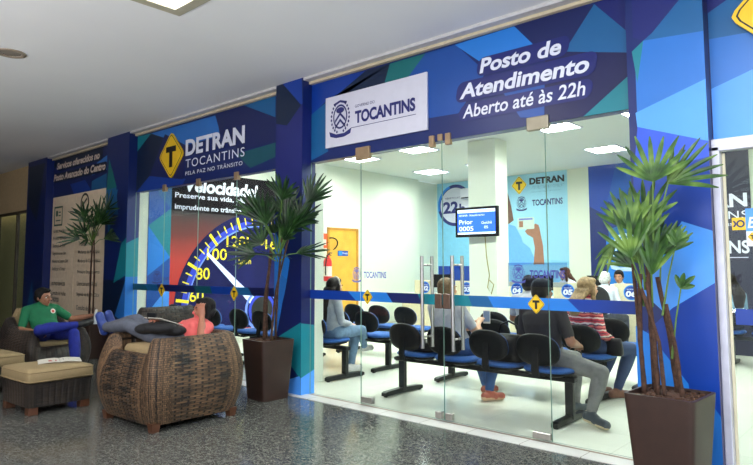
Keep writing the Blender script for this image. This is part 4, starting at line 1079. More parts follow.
# right palm: hubs given relative to the planter centre
V = Vector
toc = V((.29, -.95, .1))
R_F = [((-.03, -.06, 1.86), (-.05, .05, 1), toc, .30, 2.5, 12, .02, (-.06, 0, 1.5)),
       ((.03, .03, 1.85), (.72, .1, .60), (.3, -.8, .55), .34, 1.9, 10, .10, (-.05, .02, 1.5)),
       ((-.17, -.08, 1.57), (-.22, .05, 1), (.35, -.9, .2), .26, 2.0, 11, .05, (-.13, -.02, 1.3)),
       ((-.13, -.02, 1.50), (.10, .02, 1), (.1, -.95, .1), .31, 1.6, 10, .04, (-.12, 0, 1.2)),
       ((-.10, .06, 1.40), (.25, .2, .9), (.3, -.9, .2), .28, 1.4, 9, .04, (-.09, .03, 1.2)),
       ((-.16, -.10, 1.40), (-.10, -.2, .95), (.3, -.9, .3), .30, 1.5, 8, .05, (-.12, -.03, 1.15)),
       ((-.27, -.04, 1.50), (-.55, 0, -.55), (.2, -.7, .7), .20, 1.1, 6, .35, (-.16, 0, 1.40)),
       ((-.06, -.05, 1.30), (.2, -.1, .95), (.2, -.95, .1), .27, 1.2, 7, .03, (-.08, 0, 1.1)),
       ((.10, -.05, 1.22), (.4, 0, .7), (.3, -.9, .4), .10, 1.9, 5, .05, (.02, 0, .8)),
       ((.06, .02, 1.47), (.2, .1, .9), (.3, -.9, .3), .11, 1.8, 6, .03, (-.03, .02, 1.05)),
       ((-.17, .10, 1.36), (-.4, .3, .85), (.4, -.8, .4), .23, 1.7, 9, .10, (-.12, .06, 1.15)),
       ((-.19, .0, 1.34), (-.6, -.1, .6), (.2, -.8, .6), .20, 1.2, 7, .2, (-.13, 0, 1.1)),
       ((-.05, .12, 1.42), (.25, .5, .9), (.2, -.9, .4), .25, 1.8, 9, .08, (-.06, .08, 1.2)),
       ((-.11, .02, 1.62), (.0, .3, 1), (.2, -.9, .2), .30, 2.0, 10, .04, (-.10, .03, 1.3))]
R_C = [([(-.16, .03, .58), (-.17, .02, .95), (-.19, .0, 1.36)], .017), ([(.0, -.09, .58), (-.03, -.06, .9), (-.13, -.04, 1.22)], .017), ([(-.13, -.04, .58), (-.15, -.03, .9), (-.14, -.02, 1.30)], .022), ([(-.07, .0, .58), (-.09, .0, .9), (-.10, 0, 1.35)], .024), ([(-.04, -.07, .58), (-.06, -.05, .95), (-.10, -.02, 1.25)], .019),
       ([(.03, .05, .58), (.0, .05, .9), (-.06, .05, 1.28)], .022), ([(.08, -.03, .58), (.05, -.02, .85), (.0, 0, 1.12)], .018), ([(-.12, .09, .58), (-.12, .07, 1.2)], .014)]
palm('tall fan palm in the right planter before the bright blue pillar', (-1.2, -.55, 0), R_C, R_F, M_LEAF, 4)
def crown(c, hubs, seed, L, n):
    rnd = random.Random(seed); out = []
    for dx, dy, dz in hubs:
        d = V((dx*1.0, dy*1.0, dz*1.0 + .25)).normalized()
        h = V(c) + V((dx, dy, dz))
        nm = V((.55, -.70, .55)) + V((rnd.uniform(-.3, .3), rnd.uniform(-.3, .3), rnd.uniform(-.2, .3)))
        out.append((h, d, nm, L*rnd.uniform(.85, 1.12), rnd.uniform(1.7, 2.6), n + rnd.randint(-1, 2), rnd.uniform(.02, .16), V(c) + V((dx*.1, dy*.1, -.22 + dz*.3))))
    return out
HUBS = []
rr = random.Random(11)
for k in range(19):
    a = k*2.4; r = .16 + .20*rr.random()
    HUBS.append((r*math.cos(a)*1.05, r*math.sin(a)*.7, rr.uniform(-.24, .32)))
L_C = [([(-.06, .02, .57), (-.06, .02, 1.0), (.0, .02, 1.55)], .020), ([(.0, -.05, .57), (.0, -.05, 1.0), (.08, -.03, 1.5)], .024), ([(.04, .06, .57), (.08, .05, 1.1), (.18, .03, 1.68)], .018), ([(.08, -.03, .57), (.14, -.02, 1.1), (.28, .02, 1.62)], .016)]
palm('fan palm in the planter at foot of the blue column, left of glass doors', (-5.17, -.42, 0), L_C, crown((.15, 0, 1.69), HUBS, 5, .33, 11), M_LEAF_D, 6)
HUBS3 = [(x*.85, y*.8, z*.85) for x, y, z in HUBS[:14]]
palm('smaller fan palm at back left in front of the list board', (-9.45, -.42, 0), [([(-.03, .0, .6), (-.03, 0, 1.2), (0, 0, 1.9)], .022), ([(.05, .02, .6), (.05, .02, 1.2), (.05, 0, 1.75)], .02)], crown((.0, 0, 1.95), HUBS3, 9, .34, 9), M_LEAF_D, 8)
# ------------------------------------------------------------------ people: one continuous remeshed body each, hair as child
def remesh(mb, voxel, smooth=2):
    """union of the closed pieces as one surface -> (verts, faces)"""
    o = mb.build('tmp_body', [M_BLACK])
    r = o.modifiers.new('r', 'REMESH'); r.mode = 'VOXEL'; r.voxel_size = voxel; r.adaptivity = 0
    dg = bpy.context.evaluated_depsgraph_get()
    me = bpy.data.meshes.new_from_object(o.evaluated_get(dg))
    bm = bmesh.new(); bm.from_mesh(me)
    for _ in range(smooth):
        bmesh.ops.smooth_vert(bm, verts=bm.verts, factor=.5, use_axis_x=True, use_axis_y=True, use_axis_z=True)
    bm.verts.ensure_lookup_table()
    for i, v in enumerate(bm.verts):
        v.index = i
    vs = [v.co.copy() for v in bm.verts]; fs = [[v.index for v in f.verts] for f in bm.faces]
    bm.free(); d = o.data; bpy.data.objects.remove(o); bpy.data.meshes.remove(d); bpy.data.meshes.remove(me)
    return vs, fs

SIT = dict(pel=(0, 0, .53), wai=(0, -.03, .68), che=(0, -.05, .84), nek=(0, -.035, .985), hed=(0, .015, 1.115),
           shoL=(-.175, -.04, .935), shoR=(.175, -.04, .935), elbL=(-.235, -.02, .68), elbR=(.235, -.02, .68), wriL=(-.13, .20, .60), wriR=(.13, .20, .60),
           hipL=(-.095, .0, .53), hipR=(.095, 0, .53), kneL=(-.12, .43, .50), kneR=(.12, .43, .50), ankL=(-.12, .42, .09), ankR=(.12, .42, .09),
           toeL=(-.14, .57, .045), toeR=(.14, .57, .045), look=(0, 1, 0), hanL=(.45, .85, -.2), hanR=(-.45, .85, -.2), palL=(0, 0, -1), palR=(0, 0, -1), curl=.5)

def person(label, loc, rz, pose, skin=(172, 120, 92), hair=(24, 18, 16), shirt=None, trouser=(50, 62, 82), shoe=(60, 60, 66), sole=None, hairstyle='short', sleeve='short', build=1.0, female=False, voxel=.009, collar=None, sock=None, extras=None):
    import numpy as np
    J = {k: Vector(v) if isinstance(v, (tuple, list)) else v for k, v in {**SIT, **pose}.items()}
    t = thing('person', label, 'person', loc, rz)
    mb = MB(); bones = []
    def cap(a, b, r0, r1, lab, **k):
        mb.capsule(a, b, r0, r1, 0, **k); bones.append((Vector(a), Vector(b), r0, r1, lab))
    S = build
    side = (J['shoR'] - J['shoL']).normalized(); hs = (J['hipR'] - J['hipL']).normalized()
    # torso
    up = (J['nek'] - J['pel']).normalized()
    bot = J['pel'] - up*.085
    st = [(bot, .11, .09, hs), (bot + up*.04, .155, .115, hs), (J['pel'] + up*.03, .172 if female else .165, .125, hs), (J['wai'], .135 if female else .152, .108, hs.lerp(side, .5)),
          (J['che'], .158 if female else .170, .120, side), (J['che'].lerp(J['nek'], .55), .165 if female else .18, .105, side), (J['che'].lerp(J['nek'], .85), .115, .082, side), (J['nek'], .062, .062, side)]
    rings = []
    for i, (c, w, d, sx) in enumerate(st):
        tx = (st[min(i+1, len(st)-1)][0] - st[max(i-1, 0)][0]).normalized()
        sx = (sx - tx*sx.dot(tx)).normalized(); fy = tx.cross(sx)
        rings.append([c + sx*(w*S*math.cos(2*PI*k/24)) + fy*(d*S*math.sin(2*PI*k/24)) for k in range(24)])
    mb.loft(rings)
    bones.append((bot, J['pel'].lerp(J['wai'], .30), .13, .14, 'trouser')); bones.append((J['pel'].lerp(J['wai'], .45), J['che'], .14, .15, 'shirt')); bones.append((J['che'], J['che'].lerp(J['nek'], .75), .15, .12, 'shirt'))
    if female:
        for s in (-1, 1):
            fy = (J['che'] - J['wai']).normalized().cross(side)
            mb.ell(J['che'] + side*(s*.075) - fy*0 + (side.cross((J['nek'] - J['che']).normalized()))*-.070 - up*.01, (.055, .05, .05))
    # neck and head
    H = J['hed']; lk = J['look'].normalized(); hz = (H - J['nek']).normalized().lerp(Vector((0, 0, 1)), .6).normalized()
    hz = (hz - lk*hz.dot(lk)).normalized(); hx = lk.cross(hz)
    R3 = Matrix((hx, lk, hz)).transposed()
    P = lambda x, y, z: H + hx*x + lk*y + hz*z
    cap(J['nek'] - up*.02, P(0, -.02, -.06), .056, .052, 'skin')
    mb.ell(P(0, -.012, .022), (.076, .096, .092), M=R3, n=24, m=16); mb.ell(P(0, .022, -.045), (.060, .068, .072), M=R3, n=20, m=12); mb.ell(P(0, .052, -.092), (.030, .028, .024), M=R3)
    mb.ell(P(0, .076, .018), (.052, .022, .012), M=R3)                                  # brow
    mb.capsule(P(0, .088, .008), P(0, .108, -.028), .009, .0135, n=10); mb.ell(P(0, .094, -.033), (.019, .012, .009), M=R3)   # nose
    for s in (-1, 1):
        mb.ell(P(s*.040, .070, -.025), (.022, .018, .020), M=R3)                        # cheek
        mb.ell(P(s*.077, -.008, -.010), (.010, .020, .032), M=R3)                       # ear
    mb.ell(P(0, .082, -.058), (.024, .012, .007), M=R3); mb.ell(P(0, .080, -.068), (.021, .012, .007), M=R3)     # lips
    bones.append((P(0, 0, .02), P(0, .03, -.07), .09, .06, 'skin')); bones.append((P(0, .078, -.063), P(0, .081, -.063), .015, .015, 'lip'))
    # arms
    for sd, sg in (('L', -1), ('R', 1)):
        sh, el, wr = J['sho' + sd], J['elb' + sd], J['wri' + sd]
        a = .060*S; mb.ell(sh, (a, a, a)); bones.append((sh, sh, a, a, 'shirt'))
        mb.capsule(J['che'].lerp(J['nek'], .7) + side*(sg*.06), sh, .075*S, .058*S); bones.append((J['che'].lerp(J['nek'], .7), sh, .07, .058, 'shirt'))
        k = {'short': .72, 'none': .08, 'long': 1.0}[sleeve]
        m = sh.lerp(el, k)
        cap(sh, m, .058*S, (.058 - .012*k)*S, 'shirt')
        if k < 1:
            cap(m, el, .042*S, .038*S, 'skin'); cap(el, wr, .040*S, .026, 'skin', bulge=.004)
        else:
            cap(sh.lerp(el, .9), el, .048*S, .045*S, 'shirt'); cap(el, el.lerp(wr, .93), .045*S, .034, 'shirt'); cap(el.lerp(wr, .9), wr, .027, .026, 'skin')
        # hand
        d = J['han' + sd].normalized(); pn = J['pal' + sd]; pn = (pn - d*pn.dot(d)).normalized(); tv = d.cross(pn)
        # thumb on the inner side of the body
        if tv.dot(side)*sg > 0:
            tv = -tv
        mb.loft([[wr + d*h + tv*(w*math.cos(2*PI*q/16)) + pn*(e*math.sin(2*PI*q/16)) for q in range(16)] for h, w, e in ((-.012, .022, .020), (.02, .034, .020), (.06, .041, .018), (.088, .040, .014), (.098, .032, .010))])
        bones.append((wr, wr + d*.09, .03, .035, 'skin')); bones.append((wr + d*.09, wr + d*.16 + pn*.04, .04, .03, 'skin'))
        for f in range(4):
            o = (-.031 + .0207*f); L = (.062, .074, .078, .068)[f]*(1 if f else .95); c = J['curl']*(1 + .15*(f % 2))
            b0 = wr + d*(.088 - .004*abs(f - 1.6)) - tv*o*-1
            fd = (d + tv*(o*2.0)).normalized()
            q1 = b0 + (fd*math.cos(c*.5) + pn*math.sin(c*.5))*L*.45; q2 = q1 + (fd*math.cos(c*1.4) + pn*math.sin(c*1.4))*L*.33; q3 = q2 + (fd*math.cos(c*2.1) + pn*math.sin(c*2.1))*L*.26
            for u_, v_, r0, r1 in ((b0, q1, .0098, .0088), (q1, q2, .0088, .0080), (q2, q3, .0080, .0068)):
                mb.capsule(u_, v_, r0, r1, n=8)
        b0 = wr + d*.028 + tv*.030; q1 = b0 + (d*.55 + tv*.75 + pn*.3).normalized()*.040; q2 = q1 + (d*.85 + tv*.35 + pn*.4).normalized()*.032
        mb.capsule(b0, q1, .014, .0105, n=8); mb.capsule(q1, q2, .0105, .008, n=8); bones.append((b0, q2, .014, .01, 'skin'))
    # legs
    for sd, sg in (('L', -1), ('R', 1)):
        hp, kn, an, to = J['hip' + sd], J['kne' + sd], J['ank' + sd], J['toe' + sd]
        cap(hp, kn, .090*S, .062*S, 'trouser'); mb.ell(kn, (.062*S,)*3); cap(kn, an.lerp(kn, .10), .060*S, .046, 'trouser', bulge=.010)
        ft = (to - an); hd_ = Vector((ft.x, ft.y, 0)).normalized() if abs(ft.z) < .12 else ft.normalized()
        dn = Vector((0, 0, -1)) if abs(ft.z) < .12 else (an - kn).normalized()
        dn = (an - kn).normalized()
        sw = ft.normalized().cross(dn).normalized()
        cap(an.lerp(kn, .12), an + dn*.02, .036, .034, 'sock' if sock else 'skin')
        heel = an + dn*.042 - ft.normalized()*.045; tip = to
        cap(an + dn*.005, heel.lerp(tip, .55), .040, .042, 'shoe'); cap(heel, tip, .036, .036, 'shoe', side=sw, flat=1.12)
        cap(heel + dn*.020, tip + dn*.012, .030, .031, 'sole', side=sw, flat=1.2)
    if collar:
        bones.append((J['nek'] - up*.035, J['nek'] - up*.01, .075, .062, 'collar')); mb.loft([[J['nek'] + up*h + side*(r*math.cos(2*PI*k/20)) + up.cross(side)*(r*math.sin(2*PI*k/20)) for k in range(20)] for h, r in ((-.06, .092), (-.01, .071), (.005, .064))])
    vs, fs = remesh(mb, voxel, 2)
    # paint by nearest limb
    F = np.array([sum((vs[i] for i in f), Vector())/len(f) for f in fs])
    best = np.full(len(F), 1e9); lab = np.zeros(len(F), int)
    names = ['skin', 'shirt', 'trouser', 'shoe', 'sole', 'lip', 'collar', 'sock']
    for a, b, r0, r1, l in bones:
        a_, b_ = np.array(a), np.array(b); ab = b_ - a_; L2 = float(ab @ ab)
        s = np.clip(((F - a_) @ ab)/L2, 0, 1) if L2 > 1e-9 else np.zeros(len(F))
        dd = np.linalg.norm(F - (a_ + s[:, None]*ab), axis=1) - (r0 + (r1 - r0)*s)
        w = dd < best
        best[w] = dd[w]; lab[w] = names.index(l)
    def cm(key, c, rough=.8, var=.1):
        return c if not isinstance(c, tuple) else mat('%s_%d_%d_%d' % ((key,) + c), c, rough, var=var, nscale=18, bump=.15, bscale=50)
    sk = mat('skin_%d_%d_%d' % skin, skin, .5, var=.05)
    ms = [sk, cm('cloth', shirt), cm('trouser_cloth', trouser, .85, .18), cm('shoe_leather', shoe, .5), cm('shoe_sole', sole or shoe, .6), mat('lip_%d_%d_%d' % skin, tuple(int(x*y) for x, y in zip(skin, (.88, .68, .66))), .4), cm('collar_cloth', collar or shirt), cm('sock_cloth', sock or (220, 220, 220))]
    out = MB(); o0 = 0
    out.v = [tuple(v) for v in vs]; out.f = fs; out.mi = [int(x) for x in lab]; out.uv = [None]*len(fs)
    hm = mat('hair_%d_%d_%d' % hair, hair, .5, spec=.2, var=.35, nscale=40, bump=.5, bscale=120)
    n0 = len(ms); ms += [mat('eye_white', (224, 220, 214), .25), mat('eye_dark', (30, 20, 16), .2), hm]
    for s in (-1, 1):
        out.ell(P(s*.033, .076, .002), (.0135, .010, .0085), n0, 12, 8, R3); out.ell(P(s*.033, .083, .002), (.0065, .005, .0068), n0 + 1, 10, 6, R3)
        if hairstyle != 'none':
            out.tube([P(s*.014, .094, .020), P(s*.034, .094, .027), P(s*.054, .082, .020)], [.004, .0048, .003], 6, n0 + 2)
    out.build('body', ms, t, True)
    # hair
    hb = MB()
    if hairstyle == 'bald':
        for s in (-1, 1):
            hb.ell(P(s*.066, -.035, .005), (.020, .055, .045), M=R3)
        hb.ell(P(0, -.088, .0), (.060, .024, .050), M=R3)
    else:
        hb.ell(P(0, -.024, .036), (.084, .098, .090), M=R3, n=24, m=16); hb.ell(P(0, -.052, -.004), (.080, .066, .082), M=R3, n=20)
        hb.ell(P(0, .036, .082), (.062, .050, .034), M=R3)
        for s in (-1, 1):
            hb.ell(P(s*.072, -.012, .014), (.014, .040, .050), M=R3)
    if hairstyle == 'long':
        bk = -lk; base = P(0, -.055, 0)
        dn = -up
        L = pose.get('hairlen', .30); pts = []
        sm = lambda q: q*q*(3 - 2*q)
        for i in range(7):
            s = i/6
            c = base + dn*(L*s) + bk*(.02 + pose.get('hairback', .115)*sm(min(1, L*s/.17)))
            w, d = (.092 + .022*math.sin(PI*s))*(1 - .25*s*s), (.056 - .022*s)
            pts.append([c + hx*(w*math.cos(2*PI*k/20)) + lk*(d*math.sin(2*PI*k/20)) for k in range(20)])
        hb.loft(pts)
        for s in (-1, 1):
            hb.capsule(P(s*.076, .0, .03), P(s*.086, -.005, -.13), .022, .026)
    if hairstyle == 'bun':
        hb.ell(P(0, -.12, .03), (.05, .05, .05), M=R3)
    hv, hf = remesh(hb, .009, 1)
    q = MB(); q.v = [tuple(v) for v in hv]; q.f = hf; q.mi = [0]*len(hf); q.uv = [None]*len(hf)
    q.build('hair', hm, t, True)
    if extras:
        extras(t, P, hx, lk, hz, J)
    return t

def _stripes(nt, tc):
    sx = nt.nodes.new('ShaderNodeSeparateXYZ'); nt.links.new(tc.outputs['Object'], sx.inputs[0])
    n = nt.nodes.new('ShaderNodeTexNoise'); n.inputs['Scale'].default_value = 22; nt.links.new(tc.outputs['Object'], n.inputs['Vector'])
    m = nt.nodes.new('ShaderNodeMath'); m.operation = 'MULTIPLY_ADD'; nt.links.new(n.outputs['Fac'], m.inputs[0]); m.inputs[1].default_value = .030
    nt.links.new(sx.outputs['Z'], m.inputs[2])
    k = nt.nodes.new('ShaderNodeMath'); k.operation = 'MULTIPLY'; k.inputs[1].default_value = 8.5; nt.links.new(m.outputs[0], k.inputs[0])
    f = nt.nodes.new('ShaderNodeMath'); f.operation = 'FRACT'; nt.links.new(k.outputs[0], f.inputs[0])
    return ramp(nt, f.outputs[0], [(0, (196, 60, 74)), (.16, (226, 206, 198)), (.28, (150, 44, 62)), (.42, (214, 110, 104)), (.56, (90, 60, 84)), (.66, (232, 220, 210)), (.78, (204, 78, 88)), (.90, (120, 50, 66))], 'CONSTANT'), None
M_STRIPED = ramp_mat('striped_knit', _stripes, .85)
JEANS, GREYJ = (54, 74, 104), (104, 104, 106)

# seated in the front bench
person('man in black shirt with grey jeans seated with one leg out to the side', (-2.62, .70, 0), math.radians(-6),
       dict(kneR=(.46, .12, .44), hipR=(.11, 0, .53), ankR=(.38, .07, .095), toeR=(.57, -.03, .05), kneL=(.04, .42, .49), ankL=(.10, .30, .09), toeL=(.14, .44, .05), hed=(-.03, .015, 1.12), nek=(-.02, -.04, .985), elbR=(.27, -.03, .69), wriR=(.20, .21, .64)),
       (140, 96, 76), (20, 17, 17), (42, 38, 44), (112, 112, 112), (58, 66, 74), (196, 180, 148), sock=(226, 226, 222), build=1.08, voxel=.0085)
person('man in pale grey T-shirt and jeans looking at phone, seen from behind', (-3.58, .70, 0), math.radians(-8),
       dict(wai=(-.04, -.03, .68), che=(-.08, -.05, .84), nek=(-.125, -.02, .985), hed=(-.15, .03, 1.11), shoL=(-.29, -.04, .92), shoR=(.08, -.04, .93), elbL=(-.34, .06, .68), wriL=(-.10, .30, .70), elbR=(.16, .10, .70), wriR=(-.0, .33, .76), hanL=(.8, .5, .3), hanR=(-.3, .8, .5), kneR=(.14, .42, .5), ankR=(.18, .26, .09), toeR=(.22, .41, .045), ankL=(-.06, .5, .09), toeL=(-.06, .65, .045), curl=.9),
       (196, 150, 122), (104, 84, 62), (178, 178, 184), (46, 78, 128), (150, 74, 60), (190, 160, 130), build=1.06, collar=(176, 188, 120), voxel=.0085)
t = thing('mobile_phone', 'mobile phone held up by the man in the pale grey T-shirt', 'phone', (-3.50, 1.13, .82), .3)
MB().box((0, 0, 0), (.075, .008, .14), bev=.003).build('phone_body', M_PAPER, t); MB().box((0, -.005, .004), (.066, .003, .11)).build('phone_screen', mat('phone_glass', (120, 140, 170), .2), t)
def headband(t, P, hx, lk, hz, J):
    mb = MB(); mb.tube([P(.089*math.cos(a), .012 + .0*a, .03 + .099*math.sin(a)) for a in [PI*k/14 for k in range(15)]], .010, 8); mb.build('headband', M_PAPER, t, True)
person('woman in light grey cardigan with long dark hair and white headband', (-5.58, .88, 0), math.radians(-8),
       dict(kneR=(.05, .44, .54), ankR=(-.12, .62, .30), toeR=(-.16, .77, .27), kneL=(-.08, .44, .50), ankL=(-.06, .36, .09), toeL=(-.06, .5, .045), hairlen=.42, wriR=(.02, .28, .62), wriL=(-.04, .26, .6), nek=(-.01, .0, .97), hed=(0, .05, 1.09)),
       (190, 146, 120), (26, 18, 18), (160, 166, 174), (96, 122, 150), (226, 224, 224), None, 'long', 'long', 1.0, True, extras=headband)
# second and third row
person('woman in red and white striped jumper with fair hair, seen from behind', (-2.66, 1.70, 0), math.radians(-28),
       dict(kneR=(.14, .42, .5), ankR=(.10, .26, .09), toeR=(.10, .41, .045), ankL=(-.10, .20, .09), toeL=(-.12, .35, .045), hairlen=.27, hed=(.0, .02, 1.115)),
       (206, 160, 132), (140, 116, 84), M_STRIPED, (42, 58, 92), (100, 60, 46), None, 'long', 'long', 1.06, True)
person('person with dark hair and grey shirt half hidden behind man in black', (-3.80, 2.62, 0), 0, dict(), (150, 104, 82), (26, 20, 20), (150, 152, 160), (60, 66, 80), voxel=.012)
# at the desks
def office_chair(label, loc, rz):
    t = thing('office_chair', label, 'chair', loc, rz)
    mb = MB(); mb.loft([sup(.2, .2, .40, 24), sup(.225, .225, .42, 24), sup(.22, .22, .455, 24), sup(.17, .17, .47, 24)]); mb.build('seat', M_UPH_BLACK, t, True)
    mb = MB(); mb.loft([[Vector((p.x, p.y - .01 + .03*0, p.z + .16)) for p in back_ring(.19*k, .23*k, y)] for k, y in ((.8, -.27), (1, -.255), (1, -.225), (.8, -.21))]); mb.build('backrest', M_UPH_BLACK, t, True)
    mb = MB(); mb.tube([(0, -.02, .41), (0, -.24, .42), (0, -.285, .50), (0, -.275, .75)], .016, 8); mb.build('back_bracket', M_DARKPL, t, True)
    MB().tube([(0, 0, .06), (0, 0, .41)], .028, 12).build('column', M_DARKMET, t, True, sharp=.7)
    for k in range(5):
        a = 2*PI*k/5; c, s = math.cos(a), math.sin(a)
        mb = MB(); mb.tube([(.02*c, .02*s, .085), (.26*c, .26*s, .065)], [.022, .014], 8); mb.ell((.26*c, .26*s, .03), (.028, .028, .03), n=10, m=6); mb.build('leg', M_DARKPL, t, True)
    return t
def at_desk(label, x, y, rz, pose, seat_label, **k):
    office_chair(seat_label, (x, y, 0), math.radians(rz))
    q = {kk: ((v[0], v[1], v[2] + .02) if kk in ('pel', 'wai', 'che', 'nek', 'hed', 'shoL', 'shoR', 'elbL', 'elbR', 'hipL', 'hipR') else v) for kk, v in SIT.items()}
    return person(label, (x, y, 0), math.radians(rz), {**q, **pose}, voxel=.012, **k)
AT = dict(wriL=(-.12, .30, .70), wriR=(.12, .30, .70), elbL=(-.24, .06, .70), elbR=(.24, .06, .70))
at_desk('white-haired man in white shirt sitting with his back to us', -3.95, 5.42, -4, dict(), 'black chair under the white-haired man', skin=(206, 160, 138), hair=(222, 222, 220), shirt=(226, 232, 244), trouser=(70, 74, 90))
at_desk('dark-haired male clerk in white shirt facing us at right desk', -4.22, 6.78, 172, {**AT, 'look': (-.25, 1, -.15), 'hed': (.0, .03, 1.15)}, 'black chair of the male clerk in white', skin=(176, 126, 96), hair=(22, 18, 18), shirt=(232, 236, 244), sleeve='short', collar=(240, 242, 246))
at_desk('woman clerk with long brown hair looking left beside the poster', -5.26, 6.80, 150, {**AT, 'look': (.2, 1, -.05), 'hairlen': .30, 'pel': (0, 0, .58), 'wai': (0, -.03, .75), 'che': (0, -.05, .92), 'nek': (0, -.03, 1.07), 'hed': (0, .03, 1.20), 'shoL': (-.17, -.04, 1.01), 'shoR': (.17, -.04, 1.01)}, 'black chair of the long-haired woman clerk', skin=(216, 168, 140), hair=(84, 54, 40), shirt=(214, 220, 232), hairstyle='long', female=True)
at_desk('balding man in pale shirt beside the white pillar, partly hidden', -7.28, 6.82, 165, {**AT, 'look': (.5, 1, -.1)}, 'black chair of the balding man', skin=(188, 134, 108), hair=(52, 42, 38), shirt=(200, 214, 236), hairstyle='bald')
person('woman with long dark hair and pale blue top, right glass door', (-2.10, 5.10, 0), math.radians(58), dict(hairlen=.34, ankL=(-.12, .48, .09), toeL=(-.14, .63, .045)),
       (186, 132, 104), (28, 20, 20), (150, 192, 220), (36, 40, 56), (120, 80, 60), None, 'long', 'short', 1.0, True, .011)

# in the armchairs outside
def badge(t, P, hx, lk, hz, J):
    c = J['che'] + Vector((-.075, .118, .055)); mb = MB(); q = FR(c, (1, 0, 0), (0, -.35, .94), (0, .94, .35)); disc(mb, q, (0, 0), .032, 0, .006, 16); disc(mb, q, (0, -.003), .018, 1, .007, 14); mb.build('chest_badge', [M_PAPER, mat('badge_red', (200, 70, 60), .6)], t)
person('man in green polo shirt and blue trousers, legs crossed in armchair', (-8.34, -1.40, 0), math.radians(-82),
       dict(pel=(0, .0, .52), wai=(0, -.12, .62), che=(0, -.19, .73), nek=(0, -.22, .85), hed=(.0, -.17, .965), shoL=(-.185, -.21, .80), shoR=(.185, -.21, .80), hipL=(-.095, .03, .51), hipR=(.095, .03, .51),
            kneL=(-.06, .46, .53), ankL=(.0, .64, .09), toeL=(.03, .79, .045), kneR=(.30, .34, .60), ankR=(-.12, .46, .64), toeR=(-.27, .47, .66), elbL=(-.36, -.11, .66), wriL=(-.50, .10, .71), hanL=(-.5, .8, .1), palL=(.3, .2, -1), elbR=(.27, -.16, .56), wriR=(.22, .08, .56), hanR=(-.2, 1, 0), look=(-.35, 1, -.05), curl=.8),
       (150, 102, 76), (16, 14, 14), (12, 104, 66), (18, 34, 128), (26, 24, 26), (20, 20, 20), 'short', 'short', 1.05, collar=(10, 84, 54), voxel=.0075, extras=badge)
t = thing('water_bottle', 'small clear water bottle in the hand of man in green', 'bottle', (-8.22, -.87, .60))
mb = MB(); mb.loft([[(r*math.cos(2*PI*j/16), r*math.sin(2*PI*j/16), z) for j in range(16)] for z, r in ((0, .026), (.01, .03), (.12, .03), (.155, .014), (.17, .013))]); mb.build('bottle_body', mat('bottle_plastic', (196, 206, 210), .15, var=.03), t, True, sharp=.9)
MB().tube([(0, 0, .165), (0, 0, .188)], .016, 12).build('cap', M_PAPER, t, True, sharp=.7)
person('woman in pink T-shirt reclining in tan wicker armchair, hand on face', (-5.22, -1.46, -.05), math.radians(180),
       dict(pel=(0, 0, .70), wai=(0, -.12, .755), che=(0, -.20, .80), nek=(0, -.275, .865), hed=(.0, -.30, .985), shoL=(-.165, -.24, .835), shoR=(.165, -.24, .835), hipL=(-.09, .04, .69), hipR=(.09, .04, .69),
            kneL=(.27, .32, .87), ankL=(.58, .38, .835), toeL=(.62, .42, .945), kneR=(.33, .20, .90), ankR=(.66, .26, .84), toeR=(.70, .30, .95), elbL=(-.25, -.12, .765), wriL=(-.155, -.185, .93), hanL=(.35, -.05, 1), palL=(.5, -.8, 0), elbR=(.22, -.04, .78), wriR=(.06, .10, .87), hanR=(-.3, .8, .5), palR=(0, .3, -1), look=(.05, 1, .05), hairlen=.16, hairback=.02, curl=.5),
       (156, 100, 78), (20, 16, 18), (214, 98, 96), (80, 84, 96), (34, 56, 124), (210, 210, 220), 'long', 'short', .98, True, voxel=.0075)
t = thing('paper_sheets', 'folded paper sheets held by the reclining woman in pink', 'paper', (-5.24, -1.56, .86), .2)
mb = MB(); mb.loft([[Vector((x, y, z)) for x, y, z in ((-.11, -.13, .03), (.11, -.13, .03), (.11, .13, -.05), (-.11, .13, -.05))], [Vector((x, y, z)) for x, y, z in ((-.11, -.13, .036), (.11, -.13, .036), (.11, .13, -.044), (-.11, .13, -.044))]]); mb.build('sheet', M_PAPER, t)
MB().box((-.02, -.12, .05), (.10, .012, .05), 0, .1).build('card', M_DARKPL, t)
mb = MB(); mb.ell((0, 0, 0), (.17, .15, .06), n=20); mb.ell((.05, .10, -.03), (.14, .11, .05)); mb.ell((-.1, -.08, -.01), (.11, .11, .05))
hv, hf = remesh(mb, .012, 2); mb = MB(); mb.add(hv, hf)
tag(mb.build('black_jacket', mat('jacket_black', (18, 18, 22), .8, var=.3, bump=.6, bscale=25), None, True, loc=(-5.22, -1.60, .80)), 'black jacket bundled on the lap of the woman in pink', 'jacket')
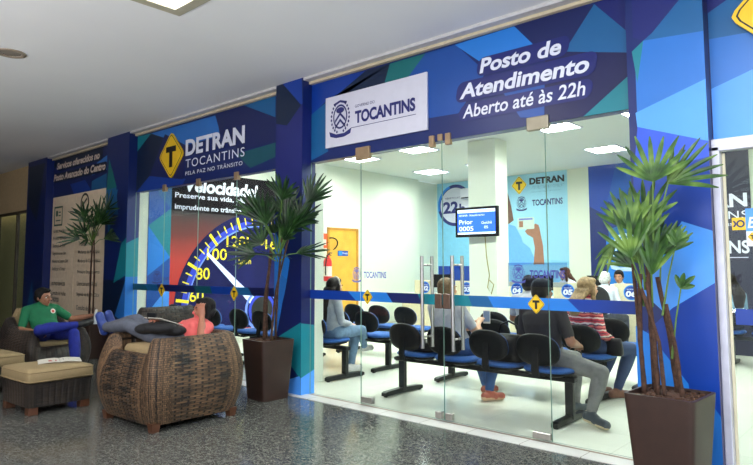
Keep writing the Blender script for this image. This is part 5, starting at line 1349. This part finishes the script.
# ------------------------------------------------------------------ light
W = bpy.data.worlds.new('corridor_world'); SC.world = W; W.use_nodes = True
bg = W.node_tree.nodes['Background']; bg.inputs['Color'].default_value = (.78, .87, 1.0, 1); bg.inputs['Strength'].default_value = WORLD
def area(name, loc, rot, sx, sy, power, col):
    l = bpy.data.lights.new(name, 'AREA'); l.shape = 'RECTANGLE'; l.size = sx; l.size_y = sy; l.energy = power; l.color = col
    o = bpy.data.objects.new(name, l); COL.objects.link(o); o.location = loc; o.rotation_euler = rot
    return o
for k, (x, y) in enumerate(((-.6, -2.6), (2.6, -2.6), (-.6, -6.0), (2.6, -6.0), (-1.7, -6.2))):
    area('corridor_lamp', (x, y, 3.36), (0, 0, 0), 1.0, 1.0, CORR, (.95, .98, 1.0))
for x, y, e in ((1.5, -6.5, 1.0), (-2.5, -7.2, 1.0), (-7.0, -7.4, .55)):
    area('ceiling_fill', (x, y, .6), (PI, 0, 0), 2.2, 1.2, UPL*e, (1.0, .97, .95))  # added upward fill that brightens the corridor ceiling, no fixture stands here
# ------------------------------------------------------------------ camera
ya, pi_, ro = math.radians(-42.007), math.radians(4.612), math.radians(-.127)
fwd = Vector((math.sin(ya)*math.cos(pi_), math.cos(ya)*math.cos(pi_), math.sin(pi_)))
rt = Vector((math.cos(ya), -math.sin(ya), 0)); up = rt.cross(fwd)
r2 = rt*math.cos(ro) + up*math.sin(ro); u2 = -rt*math.sin(ro) + up*math.cos(ro)
cd = bpy.data.cameras.new('camera'); cam = bpy.data.objects.new('camera', cd); COL.objects.link(cam)
M = Matrix((r2, u2, -fwd)).transposed().to_4x4(); M.translation = CAM
cam.matrix_world = M
cd.sensor_fit = 'HORIZONTAL'; cd.sensor_width = 36; cd.lens = 36*615.5/753; cd.shift_x = 0; cd.shift_y = -(232.5 - 216.53)/753
cd.clip_start = .05; cd.clip_end = 100
SC.camera = cam
SC.view_settings.view_transform = 'Standard'; SC.view_settings.look = 'None'
SC.view_settings.exposure = EXPO; SC.view_settings.gamma = 1.0
SC.cycles.use_denoising = True
SC.cycles.max_bounces = 8; SC.cycles.transparent_max_bounces = 16; SC.cycles.diffuse_bounces = 4
SC.cycles.sample_clamp_indirect = 4.0
SC.cycles.caustics_reflective = False; SC.cycles.caustics_refractive = False

GROUPS = {'square_planter': 'square brown planters', 'fan_palm': 'potted fan palms', 'wicker_armchair': 'wicker armchairs in the corridor', 'wicker_ottoman': 'wicker ottomans in the corridor',
          'header_sign': 'blue header signs over the shopfront', 'diamond_sign': 'yellow T diamond signs', 'diamond_sticker': 'small yellow diamond stickers on the glass', 'state_decal': 'violet state decals on the glass',
          'desk_screen': 'screens on the service desks', 'office_chair': 'black chairs at the service desks', 'handbag': 'bags left on the waiting seats'}
for o in list(bpy.data.objects):
    g = GROUPS.get(o.name.split('.')[0])
    if g and o.parent is None and not o.get('group'):
        o['group'] = g
